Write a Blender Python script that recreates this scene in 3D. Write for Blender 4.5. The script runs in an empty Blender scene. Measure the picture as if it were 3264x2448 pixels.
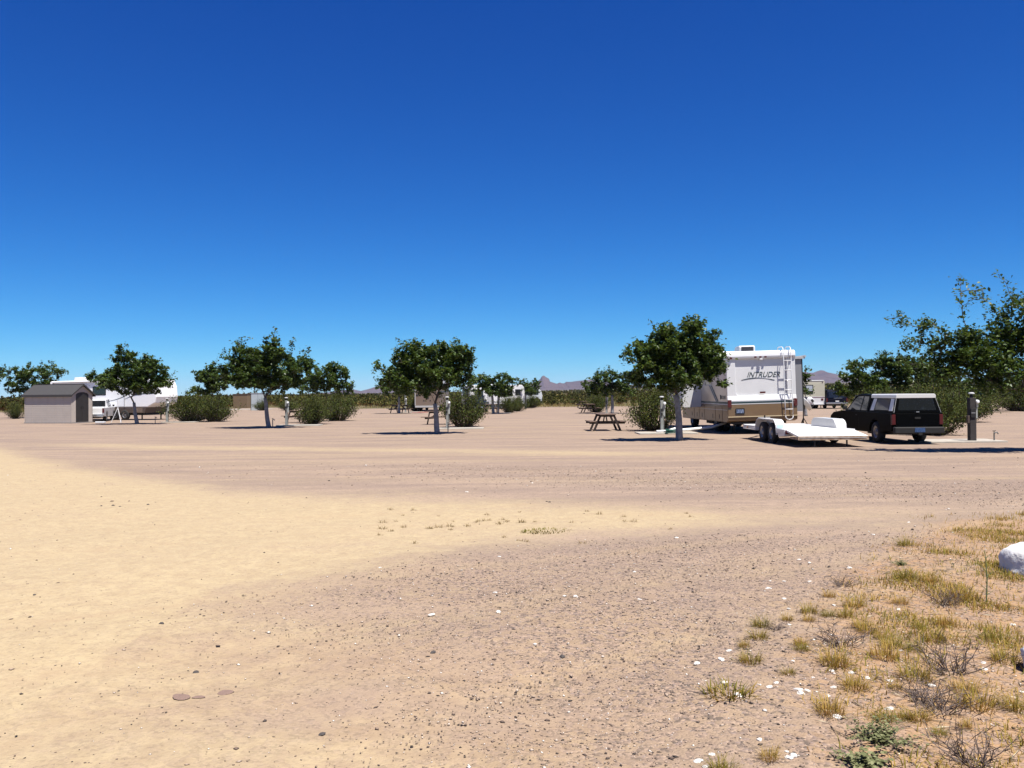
import bpy, math, random
import numpy as np
from mathutils import Vector, Matrix, Euler
R = math.radians
rng = np.random.default_rng(7)
random.seed(7)
sc = bpy.context.scene
COL = sc.collection

# ------------------------------------------------------------------ camera
CAM_H = 1.70
cd = bpy.data.cameras.new('camera'); cam = bpy.data.objects.new('camera', cd); COL.objects.link(cam)
cd.sensor_width = 36.0; cd.lens = 36.0 * 2800.0 / 3264.0
cd.clip_start = 0.1; cd.clip_end = 30000.0
_p, _r = math.atan(31 / 2800.0), R(0.5)
_f = Vector((0, math.cos(_p), math.sin(_p))); _u = Vector((0, -math.sin(_p), math.cos(_p))); _x = Vector((1, 0, 0))
_rt = _x * math.cos(_r) - _u * math.sin(_r); _up = _u * math.cos(_r) + _x * math.sin(_r)
_m = Matrix((_rt, _up, -_f)).transposed().to_4x4(); _m.translation = (0, 0, CAM_H)
cam.matrix_world = _m
sc.camera = cam

# ------------------------------------------------------------------ sky, sun, exposure
EXPOSURE = 1.0
SUN_DIR = Vector((0.62, -0.88, 2.8)).normalized()          # towards the sun: behind the camera, to its right, high
SUN_EL = math.asin(SUN_DIR.z); SUN_AZ = math.atan2(SUN_DIR.x, SUN_DIR.y)
w = bpy.data.worlds.new('World'); sc.world = w; w.use_nodes = True
nt = w.node_tree; nt.nodes.clear()
sky = nt.nodes.new('ShaderNodeTexSky'); sky.sky_type = 'NISHITA'; sky.sun_disc = False
sky.sun_elevation = SUN_EL; sky.sun_rotation = SUN_AZ
sky.altitude = 3000; sky.air_density = 1.0; sky.dust_density = 0.3; sky.ozone_density = 4.0
SKY_S = 0.09                                                # the deep polarised blue of the picture: one contrast curve per channel over the whole sky
ss = nt.nodes.new('ShaderNodeSeparateColor'); sb_ = nt.nodes.new('ShaderNodeCombineColor')
nt.links.new(sky.outputs[0], ss.inputs[0])
for i_, (k_, g_) in enumerate(((1.15, 2.05), (1.27, 1.40), (1.33, .93))):
    m1 = nt.nodes.new('ShaderNodeMath'); m1.operation = 'POWER'; m2_ = nt.nodes.new('ShaderNodeMath'); m2_.operation = 'MULTIPLY'
    m1.inputs[1].default_value = g_; m2_.inputs[1].default_value = k_ * SKY_S ** (g_ - 1) / 2 ** EXPOSURE
    nt.links.new(ss.outputs[i_], m1.inputs[0]); nt.links.new(m1.outputs[0], m2_.inputs[0]); nt.links.new(m2_.outputs[0], sb_.inputs[i_])
bg = nt.nodes.new('ShaderNodeBackground'); bg.inputs['Strength'].default_value = SKY_S
wo = nt.nodes.new('ShaderNodeOutputWorld')
nt.links.new(sb_.outputs[0], bg.inputs['Color']); nt.links.new(bg.outputs[0], wo.inputs['Surface'])
sl = bpy.data.lights.new('sun', 'SUN'); sl.energy = 4.9; sl.angle = R(0.5); sl.color = (1.0, 0.955, 0.88)
so = bpy.data.objects.new('sun', sl); COL.objects.link(so); so.location = (0, 0, 60)
so.rotation_euler = SUN_DIR.to_track_quat('Z', 'Y').to_euler()
vs = sc.view_settings
vs.view_transform = 'Standard'; vs.look = 'None'; vs.gamma = 1.0; vs.exposure = EXPOSURE; vs.use_curve_mapping = False
sc.display_settings.display_device = 'sRGB'
sc.render.engine = 'CYCLES'
sc.cycles.use_denoising = True
sc.cycles.max_bounces = 6; sc.cycles.diffuse_bounces = 3; sc.cycles.glossy_bounces = 3
sc.cycles.transparent_max_bounces = 6; sc.cycles.transmission_bounces = 3; sc.cycles.volume_bounces = 0

# ------------------------------------------------------------------ helpers
class MB:
    """collects simple solids; build() links them as ONE mesh object"""
    def __init__(s, M=None): s.v = []; s.f = []; s.M = M
    def add(s, vs_, fs):
        o = len(s.v); s.v += [tuple(p) for p in vs_]; s.f += [tuple(i + o for i in f) for f in fs]; return s
    def box(s, x0, x1, y0, y1, z0, z1):
        return s.add([(x0,y0,z0),(x1,y0,z0),(x1,y1,z0),(x0,y1,z0),(x0,y0,z1),(x1,y0,z1),(x1,y1,z1),(x0,y1,z1)],
                     [(0,3,2,1),(4,5,6,7),(0,1,5,4),(1,2,6,5),(2,3,7,6),(3,0,4,7)])
    def beam(s, a, b, w_, h, up=(0,0,1)):
        a, b = Vector(a), Vector(b); d = (b - a).normalized(); u = Vector(up)
        if abs(d.dot(u)) > .98: u = Vector((0,1,0))
        sd = d.cross(u).normalized(); u = sd.cross(d)
        c = [(-1,-1),(1,-1),(1,1),(-1,1)]
        vs_ = [a + sd*(i*w_/2) + u*(j*h/2) for i, j in c] + [b + sd*(i*w_/2) + u*(j*h/2) for i, j in c]
        return s.add(vs_, [(0,1,2,3),(7,6,5,4),(0,4,5,1),(1,5,6,2),(2,6,7,3),(3,7,4,0)])
    def tube(s, pts, rad, n=8):
        pts = [Vector(p) for p in pts]; k = len(pts)
        rad = [rad]*k if not hasattr(rad, '__len__') else rad
        o = len(s.v); ref = None
        for i, p in enumerate(pts):
            d = (pts[min(i+1,k-1)] - pts[max(i-1,0)]).normalized()
            if ref is None: ref = d.orthogonal().normalized()
            ref = (ref - d*ref.dot(d)); ref = ref.normalized() if ref.length > 1e-6 else d.orthogonal().normalized()
            q = d.cross(ref)
            for j in range(n):
                t = 2*math.pi*j/n; s.v.append(tuple(p + (ref*math.cos(t) + q*math.sin(t))*rad[i]))
        for i in range(k-1):
            for j in range(n):
                a = o+i*n+j; b = o+i*n+(j+1)%n; s.f.append((a, b, b+n, a+n))
        s.f.append(tuple(o+j for j in reversed(range(n)))); s.f.append(tuple(o+(k-1)*n+j for j in range(n)))
        return s
    def lathe(s, prof, c=(0,0,0), axis='z', n=20, cap=True):
        o = len(s.v); c = Vector(c)
        for r, h in prof:
            for j in range(n):
                t = 2*math.pi*j/n; a, b = r*math.cos(t), r*math.sin(t)
                p = {'z': (a,b,h), 'x': (h,a,b), 'y': (b,h,a)}[axis]
                s.v.append(tuple(c + Vector(p)))
        k = len(prof)
        for i in range(k-1):
            for j in range(n):
                a = o+i*n+j; b = o+i*n+(j+1)%n; s.f.append((a, b, b+n, a+n))
        if cap and prof[0][0] > 1e-4: s.f.append(tuple(o+j for j in reversed(range(n))))
        if cap and prof[-1][0] > 1e-4: s.f.append(tuple(o+(k-1)*n+j for j in range(n)))
        return s
    def prism(s, poly, axis, a, b, fn=None):
        """poly in the plane across axis: 'x'->(y,z) 'y'->(x,z) 'z'->(x,y); fn(u,v,side)->offset along axis"""
        n = len(poly); vs_ = []
        for sd, t in ((0, a), (1, b)):
            for (u, v) in poly:
                q = t + (fn(u, v, sd) if fn else 0)
                vs_.append({'x': (q,u,v), 'y': (u,q,v), 'z': (u,v,q)}[axis])
        fs = [tuple(range(n))[::-1], tuple(range(n, 2*n))] + [(i, (i+1)%n, n+(i+1)%n, n+i) for i in range(n)]
        return s.add(vs_, fs)
    def build(s, name, m, parent=None, bevel=0, smooth=False, seg=2):
        me = bpy.data.meshes.new(name)
        vv = [s.M @ Vector(p) for p in s.v] if s.M is not None else s.v
        me.from_pydata(vv, [], s.f)
        import bmesh
        bm = bmesh.new(); bm.from_mesh(me); bmesh.ops.recalc_face_normals(bm, faces=bm.faces); bm.to_mesh(me); bm.free()
        me.materials.append(m); me.update()
        o = bpy.data.objects.new(name, me); COL.objects.link(o)
        if parent: o.parent = parent
        if smooth:
            for p in me.polygons: p.use_smooth = len(p.vertices) < 5 or smooth == 2
        if bevel:
            b = o.modifiers.new('bevel', 'BEVEL'); b.width = bevel; b.segments = seg; b.limit_method = 'ANGLE'; b.angle_limit = R(35)
            b.harden_normals = False
        return o

def np_mesh(name, V, Fc, m, attrs=None, parent=None, smooth=False):
    """fast mesh from numpy: V (n,3), Fc (k,3) or (k,4); attrs = {name: per-vertex floats}"""
    me = bpy.data.meshes.new(name); V = np.asarray(V, np.float32); Fc = np.asarray(Fc, np.int32)
    k, c = Fc.shape
    me.vertices.add(len(V)); me.vertices.foreach_set('co', V.ravel())
    me.loops.add(k*c); me.loops.foreach_set('vertex_index', Fc.ravel())
    me.polygons.add(k); me.polygons.foreach_set('loop_start', np.arange(0, k*c, c, dtype=np.int32))
    me.polygons.foreach_set('loop_total', np.full(k, c, np.int32))
    if smooth: me.polygons.foreach_set('use_smooth', np.ones(k, bool))
    me.update(calc_edges=True); me.validate()
    for a, d in (attrs or {}).items():
        at_ = me.attributes.new(a, 'FLOAT', 'POINT'); at_.data.foreach_set('value', np.asarray(d, np.float32))
    me.materials.append(m)
    o = bpy.data.objects.new(name, me); COL.objects.link(o)
    if parent: o.parent = parent
    return o

def tag(o, label, cat, group=None):
    o['label'] = label; o['category'] = cat
    if group: o['group'] = group
    return o
def thing(name, label, cat, loc=(0,0,0), rz=0, group=None, scale=None):
    o = bpy.data.objects.new(name, None); COL.objects.link(o); o.empty_display_size = .3
    o.location = loc; o.rotation_euler = (0, 0, rz)
    if scale: o.scale = scale
    return tag(o, label, cat, group)
def copy_tree(o, parent=None):
    c = o.copy(); COL.objects.link(c); c.parent = parent
    for ch in list(o.children): copy_tree(ch, c)
    return c

# ------------------------------------------------------------------ materials
MATS = {}
def mat(name, col, rough=.6, var=.0, scale=6, metal=0, bump=0, bscale=40, spec=.5, col2=None, detail=5, dist=.01, coat=0):
    if name in MATS: return MATS[name]
    m = bpy.data.materials.new(name); m.use_nodes = True; n = m.node_tree; b = n.nodes['Principled BSDF']
    b.inputs['Base Color'].default_value = (*col, 1); b.inputs['Roughness'].default_value = rough
    b.inputs['Metallic'].default_value = metal; b.inputs['Specular IOR Level'].default_value = spec
    if coat: b.inputs['Coat Weight'].default_value = coat; b.inputs['Coat Roughness'].default_value = .06
    if var or col2 or bump:
        tc = n.nodes.new('ShaderNodeTexCoord')
    if var or col2:
        nz = n.nodes.new('ShaderNodeTexNoise'); nz.inputs['Scale'].default_value = scale; nz.inputs['Detail'].default_value = detail
        n.links.new(tc.outputs['Object'], nz.inputs['Vector'])
        mp = n.nodes.new('ShaderNodeMapRange'); mp.inputs[1].default_value = .3; mp.inputs[2].default_value = .7
        n.links.new(nz.outputs[0], mp.inputs[0])
        mx = n.nodes.new('ShaderNodeMix'); mx.data_type = 'RGBA'
        c2 = col2 or tuple(c*(1-var) for c in col)
        mx.inputs['A'].default_value = (*col, 1); mx.inputs['B'].default_value = (*c2, 1)
        n.links.new(mp.outputs[0], mx.inputs['Factor']); n.links.new(mx.outputs['Result'], b.inputs['Base Color'])
    if bump:
        n2 = n.nodes.new('ShaderNodeTexNoise'); n2.inputs['Scale'].default_value = bscale; n2.inputs['Detail'].default_value = 4
        n.links.new(tc.outputs['Object'], n2.inputs['Vector'])
        bp = n.nodes.new('ShaderNodeBump'); bp.inputs['Strength'].default_value = bump; bp.inputs['Distance'].default_value = dist
        n.links.new(n2.outputs[0], bp.inputs['Height']); n.links.new(bp.outputs[0], b.inputs['Normal'])
    MATS[name] = m; return m

def attr_mat(name, stops, rough=.6, trans=0, attr='v', spec=.4):
    """colour picked by a per-piece random value: every leaf, blade or pebble its own shade"""
    m = bpy.data.materials.new(name); m.use_nodes = True; n = m.node_tree; b = n.nodes['Principled BSDF']
    at_ = n.nodes.new('ShaderNodeAttribute'); at_.attribute_name = attr
    cr = n.nodes.new('ShaderNodeValToRGB'); e = cr.color_ramp.elements
    while len(e) < len(stops): e.new(.5)
    for i, (p, c) in enumerate(stops): e[i].position = p; e[i].color = (*c, 1)
    n.links.new(at_.outputs['Fac'], cr.inputs[0]); n.links.new(cr.outputs[0], b.inputs['Base Color'])
    b.inputs['Roughness'].default_value = rough; b.inputs['Specular IOR Level'].default_value = spec
    if trans:
        t = n.nodes.new('ShaderNodeBsdfTranslucent'); hv = n.nodes.new('ShaderNodeHueSaturation')
        hv.inputs['Value'].default_value = 1.5; hv.inputs['Hue'].default_value = .47
        n.links.new(cr.outputs[0], hv.inputs['Color']); n.links.new(hv.outputs[0], t.inputs['Color'])
        mx = n.nodes.new('ShaderNodeMixShader'); mx.inputs[0].default_value = trans
        out = n.nodes['Material Output']
        n.links.new(b.outputs[0], mx.inputs[1]); n.links.new(t.outputs[0], mx.inputs[2]); n.links.new(mx.outputs[0], out.inputs['Surface'])
    MATS[name] = m; return m

# ------------------------------------------------------------------ measured layout, metres (x right, y away, z up)
TREES = {
  'T1': ((-23.49, 55.01),
    [(-0.32, 3.38, 1.38, 0.98), (-1.3, 3.0, 0.88, 0.69), (-1.9, 2.71, 0.79, 0.49), (0.86, 3.17, 1.08, 0.88), (1.25, 2.48, 0.94, 0.55), (-0.42, 2.56, 1.77, 0.67), (-0.51, 4.27, 0.49, 0.59), (-2.68, 2.91, 0.39, 0.28)],
    [(-0.49, 4.96), (2.43, 3.2), (-1.79, 4.14), (-3.07, 3.09), (1.65, 3.95)]),
  'T2': ((-12.91, 46.59),
    [(-0.1, 3.31, 1.91, 1.25), (-0.1, 2.9, 2.08, 0.87), (-1.43, 3.57, 0.83, 0.75), (0.24, 3.97, 0.92, 0.7), (1.49, 3.71, 0.8, 0.67), (-1.93, 2.66, 0.63, 0.53), (1.82, 3.29, 0.63, 0.63), (-0.1, 2.4, 1.41, 0.43), (-1.1, 2.49, 0.92, 0.5), (1.23, 2.63, 0.92, 0.53)],
    [(0.33, 5.29), (-1.67, 4.81), (-1.01, 4.73), (1.49, 4.71), (2.24, 4.21), (-1.96, 4.54), (2.48, 3.62)]),
  'T3': ((-3.22, 37.82),
    [(-0.18, 2.88, 1.35, 0.74), (0.77, 3.01, 0.88, 0.74), (-1.26, 3.02, 0.74, 0.61), (-1.74, 2.42, 0.68, 0.49), (-0.59, 2.27, 1.42, 0.49), (1.03, 2.35, 0.61, 0.43), (-2.21, 2.63, 0.49, 0.3), (0.77, 3.61, 0.49, 0.38), (-0.99, 3.53, 0.57, 0.35), (0.09, 3.44, 0.88, 0.35)],
    [(-1.73, 4.14), (-1.25, 3.97), (0.78, 4.06), (1.18, 3.75), (-2.82, 2.63), (1.78, 2.93), (-2.55, 2.83), (-1.86, 3.64)]),
  'T4': ((5.91, 31.0),
    [(0.05, 2.81, 1.16, 0.72), (0.83, 3.14, 0.72, 0.72), (-0.72, 3.04, 0.83, 0.5), (-1.17, 2.82, 0.61, 0.4), (-1.45, 2.44, 0.44, 0.44), (-0.18, 2.2, 1.16, 0.38), (1.16, 2.52, 0.51, 0.61), (-0.6, 3.68, 0.55, 0.29), (0.51, 3.75, 0.61, 0.35), (-1.38, 3.04, 0.44, 0.29)],
    [(-0.93, 4.19), (-0.43, 4.15), (0.4, 4.08), (0.84, 3.91), (-1.94, 2.77), (-1.44, 3.49), (1.83, 2.91), (1.45, 3.52), (-1.83, 3.16)]),
  'T6': ((14.19, 23.88),
    [(-0.56, 2.65, 1.07, 0.68), (-1.5, 2.48, 0.85, 0.51), (-0.03, 3.58, 0.9, 0.72), (-0.85, 3.25, 0.68, 0.47), (-1.93, 2.19, 0.81, 0.38), (-0.65, 2.01, 1.19, 0.39), (0.89, 2.63, 1.11, 0.85), (-2.78, 2.37, 0.51, 0.26), (-2.17, 2.83, 0.68, 0.36), (-2.01, 2.49, 0.77, 0.47), (-1.4, 3.04, 0.68, 0.38), (-3.06, 3.45, 0.43, 0.11), (-2.9, 2.92, 0.47, 0.17)],
    [(-3.6, 3.72), (-3.45, 3.0), (-2.2, 4.11), (-1.85, 4.82), (-0.95, 4.82), (-0.38, 4.42), (-2.93, 3.44), (-1.56, 4.36)]),
  'T0': ((-40.72, 75.0),
    [(-0.05, 3.53, 2.14, 0.94), (-1.39, 3.41, 1.07, 0.94), (1.29, 3.92, 1.07, 0.59), (-0.32, 2.46, 2.14, 0.54), (-1.92, 2.61, 0.94, 0.67)],
    [(2.77, 3.85), (-2.59, 4.09), (0.49, 4.86), (1.57, 4.86)]),
  'T00': ((-41.93, 70.0),
    [(0.13, 3.57, 1.05, 1.05), (-0.37, 3.07, 1.25, 1.0)],
    [(1.33, 4.43), (1.26, 3.31)]),
  'T2b': ((-22.64, 66.0),
    [(-0.03, 3.31, 0.94, 0.85), (0.48, 2.84, 1.06, 0.85), (-0.63, 3.08, 0.66, 0.47), (-0.51, 2.07, 1.06, 0.42)],
    [(0.51, 4.37), (-1.17, 3.04)]),
  'T2c': ((-13.43, 64.0),
    [(-0.1, 2.96, 1.51, 0.87), (0.59, 3.3, 0.96, 0.64), (-1.02, 2.51, 1.26, 0.64), (0.81, 2.27, 0.96, 0.59)],
    [(1.91, 2.71), (1.84, 1.87), (0.02, 3.83)]),
  'T3L': ((-10.25, 79.55),
    [(-0.04, 2.5, 1.65, 0.8), (-1.04, 2.08, 0.8, 0.45), (1.1, 2.35, 1.36, 0.8)],
    [(-1.6, 2.23)]),
  'T3b': ((-1.6, 75.01),
    [(0.21, 2.52, 1.29, 0.75), (-0.86, 2.53, 0.75, 0.62), (1.23, 2.59, 0.75, 0.62), (0.07, 1.9, 1.55, 0.46), (-0.46, 3.0, 0.59, 0.27), (0.96, 3.02, 0.48, 0.27)],
    [(1.13, 3.45), (-0.64, 3.33), (2.14, 2.9)]),
  'T3c': ((1.55, 100.49),
    [(0.38, 2.4, 1.29, 0.86), (-0.56, 2.01, 0.79, 0.65)],
    [(-0.04, 3.37), (-0.8, 3.24)]),
  'T4b': ((8.25, 72.38),
    [(-0.8, 2.41, 1.55, 0.83), (0.75, 2.53, 1.42, 0.93), (-1.79, 2.16, 0.72, 0.57), (-0.03, 1.81, 1.94, 0.44), (-0.8, 3.11, 0.93, 0.41)],
    [(-1.02, 3.76), (-0.32, 3.83)]),
  'T5': ((21.67, 52.0),
    [(-0.16, 2.53, 1.76, 0.93), (1.89, 2.79, 1.49, 0.93), (1.14, 2.89, 1.02, 0.67), (-1.46, 2.36, 1.02, 0.56), (-2.17, 1.99, 0.78, 0.41), (0.01, 1.79, 2.32, 0.41), (1.97, 2.33, 1.15, 0.74), (0.59, 3.42, 0.67, 0.41)],
    [(-1.17, 3.66), (-2.01, 3.2), (0.05, 4.06), (1.07, 4.14)]),
  'T5b': ((31.15, 62.0),
    [(-1.08, 2.66, 1.33, 0.89), (-0.86, 1.99, 1.44, 0.58), (1.13, 1.93, 1.22, 0.55), (2.01, 1.74, 1.0, 0.49)],
    []),
  'T7': ((40.93, 72.0),
    [(-0.1, 2.37, 1.54, 0.82), (-1.13, 1.87, 1.03, 0.51)],
    []),
  'T8': ((20.04, 60.0),
    [(0.02, 2.38, 0.19, 0.51), (-0.01, 2.88, 0.13, 0.21), (-0.11, 1.74, 0.21, 0.39), (-0.79, 2.39, 0.47, 0.64)],
    [(-0.07, 3.45), (0.44, 1.63)]),
}
GREEN_TUFTS = [
  (1.81, 6.45, 1),
  (2.3, 6.86, 1.2),
  (2.06, 6.65, 0.6),
  (2.21, 6.6, 0.6),
  (2.39, 6.71, 0.6),
  (2.51, 6.66, 0.9),
  (2.72, 7.03, 1.5),
  (2.67, 7.45, 1),
  (4.32, 9.71, 1),
  (1.68, 6.04, 0.8),
  (1.53, 5.87, 0.6),
  (1.9, 5.86, 0.8),
  (1.87, 5.73, 0.6),
  (1.48, 5.52, 0.8),
  (1.97, 5.42, 1.1),
  (2.35, 5.6, 1.2),
  (2.53, 5.89, 0.9),
  (2.54, 6.08, 1),
  (2.51, 6.24, 1),
  (3.12, 7.11, 1.2),
  (2.62, 5.79, 0.9),
  (2.88, 6.03, 1.2),
  (1.94, 5.01, 0.8),
  (1.65, 4.62, 1.0),
  (1.9, 4.54, 0.8),
  (2.02, 4.57, 0.8),
  (2.09, 4.57, 0.8),
  (1.18, 4.1, 0.5),
  (0.93, 3.98, 0.8),
  (1.64, 5.27, 0.5),
  (2.16, 5.0, 0.6),
  (2.28, 4.47, 0.5),
  (2.1, 4.37, 0.6),
  (2.35, 5.17, 1.2),
  (2.49, 4.74, 1.1),
  (2.54, 4.97, 1.1),
  (2.91, 6.32, 0.9),
  (2.67, 4.71, 1.3),
  (2.51, 6.38, 0.8),
  (3.14, 6.41, 0.9),
  (3.3, 6.06, 1.2),
  (3.13, 5.62, 1.3),
  (3.66, 7.19, 1.3),
  (3.69, 7.8, 1.2),
  (3.53, 7.94, 1.1)]
WHITE_STONES = [
  (1.41, 5.79),
  (1.32, 5.62),
  (1.74, 5.51),
  (1.22, 5.14),
  (1.46, 5.05),
  (1.52, 5.12),
  (1.61, 5.0),
  (1.65, 4.98),
  (1.6, 4.93),
  (1.82, 5.03),
  (1.74, 4.89),
  (2.01, 5.26),
  (2.07, 5.17),
  (1.91, 5.3),
  (2.18, 5.12),
  (2.54, 5.79),
  (2.0, 4.71),
  (2.97, 5.58),
  (2.9, 5.45),
  (2.39, 5.05),
  (2.88, 5.01),
  (3.68, 6.5),
  (2.97, 8.84),
  (2.92, 9.0),
  (2.7, 8.03),
  (2.48, 8.08),
  (2.36, 8.11),
  (2.25, 7.78),
  (2.25, 7.34),
  (2.18, 6.99),
  (2.03, 6.5),
  (2.57, 7.07),
  (3.02, 6.92),
  (3.26, 8.54),
  (1.19, 4.3),
  (1.28, 4.16),
  (1.3, 4.12),
  (1.27, 4.1),
  (0.93, 4.17),
  (0.87, 4.04),
  (0.85, 4.1),
  (4.3, 10.51),
  (5.17, 11.5),
  (1.67, 4.57),
  (1.24, 4.9),
  (1.76, 5.2),
  (1.15, 5.55)]
CENTRE_STONES = [
  (0.14, 5.96),
  (-0.12, 6.85),
  (0.42, 7.3),
  (0.51, 7.27),
  (1.03, 7.22),
  (-0.16, 7.57),
  (-0.15, 9.25),
  (1.15, 8.37),
  (1.93, 10.41),
  (0.37, 16.72),
  (-0.8, 15.27),
  (-0.64, 6.84),
  (-1.31, 8.64)]
DARK_STONES = [
  (-0.54, 5.86),
  (0.31, 5.7),
  (0.53, 13.81),
  (0.57, 13.75)]
DARK_STONES2 = [
  (-6.3, 13.86),
  (-6.49, 13.87),
  (-6.13, 13.72),
  (-5.77, 13.9),
  (-4.11, 7.55),
  (-0.98, 4.48),
  (-2.66, 6.65),
  (-2.0, 5.53)]
DRY_TUFTS = [
  (-1.84, 13.21),
  (-1.56, 12.48),
  (-1.57, 11.78),
  (-1.73, 11.69),
  (-1.62, 10.68),
  (-1.53, 11.02),
  (-1.41, 11.33),
  (-1.67, 11.21),
  (-1.08, 11.25),
  (-1.05, 11.24),
  (-0.96, 11.37),
  (-0.83, 11.5),
  (-0.81, 11.93),
  (-0.8, 11.17),
  (-0.6, 11.6),
  (-0.48, 11.91),
  (-0.42, 11.98),
  (-0.37, 12.44),
  (-0.33, 12.0),
  (-0.15, 12.03),
  (-0.08, 11.88),
  (-0.18, 11.74),
  (0.1, 11.8),
  (0.14, 11.79),
  (0.29, 11.79),
  (0.1, 12.74),
  (0.77, 11.61),
  (1.5, 11.93),
  (1.46, 11.57),
  (1.58, 11.54),
  (1.96, 10.98),
  (2.44, 12.07),
  (2.44, 12.39),
  (-0.11, 10.48),
  (0.05, 10.23),
  (0.11, 10.19),
  (0.16, 10.15),
  (0.8, 10.16),
  (1.2, 12.26),
  (1.06, 12.59),
  (-1.48, 13.1),
  (-1.05, 12.4),
  (-1.14, 10.13)]
DEAD_SHRUBS = [
  (2.18, 5.87, 1),
  (1.88, 6.36, 0.6),
  (2.64, 5.31, 1.2),
  (2.25, 4.66, 1.0),
  (2.24, 4.84, 0.8),
  (2.1, 4.01, 1.0),
  (3.45, 7.06, 0.9),
  (2.91, 7.79, 0.7)]
SAGE = [
  (1.76, 4.26, 1.0),
  (1.59, 4.01, 0.8),
  (3.76, 8.56, 0.5)]
SAND_TOP = [(-30.79, 42.43), (-19.87, 34.08), (-10.93, 22.87), (-5.09, 17.04), (-0.88, 15.49), (2.8, 13.58), (5.15, 12.38), (6.6, 11.37), (7.75, 10.53)]
SAND_BOT = [(-2.67, 7.47), (-1.8, 8.37), (-0.55, 9.55), (0.77, 10.39), (3.41, 10.97), (5.28, 11.26), (7.52, 11.32)]
WEDGE_L = [(-2.67, 7.47), (-1.17, 5.43), (-0.45, 4.02)]
SAND_FAR = [(-16.2, 31.65), (-12.04, 29.75), (-6.28, 27.78), (-1.25, 26.2), (3.19, 24.41)]
WEED_EDGE = [(5.43, 11.59), (2.71, 7.91), (1.72, 5.95), (1.28, 3.98)]
RIDGE_LEFT = [(-1471.4, -5.9), (-1359.9, 4.3), (-1248.4, 10.7), (-1081.2, 20.4), (-988.3, 32.6), (-938.1, 35.9), (-895.5, 26.2), (-849.0, 37.0), (-793.1, 55.0), (-746.6, 62.1), (-672.4, 50.3), (-561.1, 34.5), (-431.2, 22.2), (-245.6, 9.4)]
RIDGE_MID = [(-245.5, 13.1), (-59.7, 30.1), (33.3, 47.8), (107.7, 62.0), (135.7, 67.4), (150.6, 74.7), (167.4, 87.5), (176.9, 104.2), (189.9, 107.8), (204.6, 96.5), (219.4, 88.9), (224.9, 72.2), (247.1, 64.5), (265.6, 58.8), (284.2, 66.1), (297.2, 60.4), (312.1, 62.1), (319.6, 69.5), (349.3, 69.2), (405.1, 76.2), (460.8, 81.3), (553.6, 69.3), (683.4, 51.4), (868.9, 31.3), (1054.5, 20.4)]
RIDGE_RIGHT = [(1333.6, 64.3), (1519.7, 90.6), (1649.9, 108.0), (1733.6, 116.6), (1761.4, 110.8), (1785.5, 110.6), (1807.9, 119.7), (1828.4, 125.1), (1847.0, 123.0), (1869.1, 111.7), (1891.4, 107.8), (1946.9, 94.3), (2076.6, 70.9), (2262.2, 54.4), (2540.6, 40.8), (3097.6, 30.4)]
G_PINK1 = (.245,.183,.138); G_PINK2 = (.29,.215,.16); G_PINK3 = (.205,.153,.122)
G_SAND1 = (.385,.306,.184); G_SAND2 = (.34,.262,.158)
G_TAN1 = (.31,.222,.143); G_TAN2 = (.245,.172,.112)
G_SOIL1 = (.33,.205,.112); G_SOIL2 = (.27,.167,.092)
HAZE_D = 4.5e-5
# ------------------------------------------------------------------ land form
def land(X, Y):
    X = np.asarray(X, float); Y = np.asarray(Y, float)
    a = X / np.maximum(Y, 60.0)
    k = np.interp(a, [-.7, -.3, .04, .35, .7], [.0004, .0013, .0040, .0100, .0100])
    far = k * np.maximum(0, Y - 150.0) ** 1.0
    n = .5 + .5*np.tanh((13.5 - Y) / 2.0)
    near = n * (.016*np.sin(X*1.3 + Y*.9 + 1) + .012*np.sin(X*2.3 - Y*1.7) + .008*np.sin(X*4.1 + Y*3.3)) - .012*n
    return far + near
def gz(x, y): return float(land([x], [y])[0])

def poly_y(pl, X):
    pl = sorted(pl); return np.interp(X, [p[0] for p in pl], [p[1] for p in pl])
def sstep(a, b, x):
    t = np.clip((x - a) / (b - a), 0, 1); return t*t*(3 - 2*t)
def geo(a, b, n): return list(a * (b / a) ** (np.arange(1, n+1) / n))
xs = np.concatenate([np.arange(-12, 12.01, .12)])
side = list(np.arange(12.7, 44, .8)) + geo(44, 8000, 34)
xs = np.array(sorted([-s for s in side] + list(xs) + side))
ys = np.array(list(np.arange(-300, -20, 40)) + list(np.arange(-20, 2, 2.0)) + list(np.arange(2, 16, .12)) + list(np.arange(16, 46, .3)) + list(np.arange(46, 132, 2.5)) + geo(132, 8500, 60))
XX, YY = np.meshgrid(xs, ys); X = XX.ravel(); Y = YY.ravel()
nx, ny = len(xs), len(ys)
ii = (np.arange(ny-1)[:, None]*nx + np.arange(nx-1)[None, :]).ravel()
Fg = np.stack([ii, ii+1, ii+1+nx, ii+nx], 1)
# soil zones: pale yellow sand, coarse dark gravel, weedy orange soil, scrub floor
top = poly_y(SAND_TOP, X); bot = np.where(X < -2.67, -5.0, poly_y(SAND_BOT, X))
sand = sstep(-.6, 3.2, top - Y) * sstep(-.9, 1.5, Y - bot)
wl = np.interp(Y, sorted(p[1] for p in WEDGE_L), [p[0] for p in sorted(WEDGE_L, key=lambda p: p[1])])
grav = sstep(-1.2, 2.8, X - wl) * sstep(-.5, 1.2, poly_y(SAND_BOT, X) - Y)
sand = np.maximum(sand, (1 - grav) * (Y < poly_y(SAND_BOT, X) + .5) * sstep(5.5, -2.0, X + 1.2) * .62)
sand = np.maximum(sand, .6*sstep(2.0, .2, np.abs(Y - poly_y(SAND_FAR, X))) * sstep(-19, -14, X) * sstep(9, 1, X))
we = np.interp(Y, sorted(p[1] for p in WEED_EDGE), [p[0] for p in sorted(WEED_EDGE, key=lambda p: p[1])])
weed = sstep(-.6, .9, X - we) * sstep(12.2, 10.8, Y)
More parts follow.
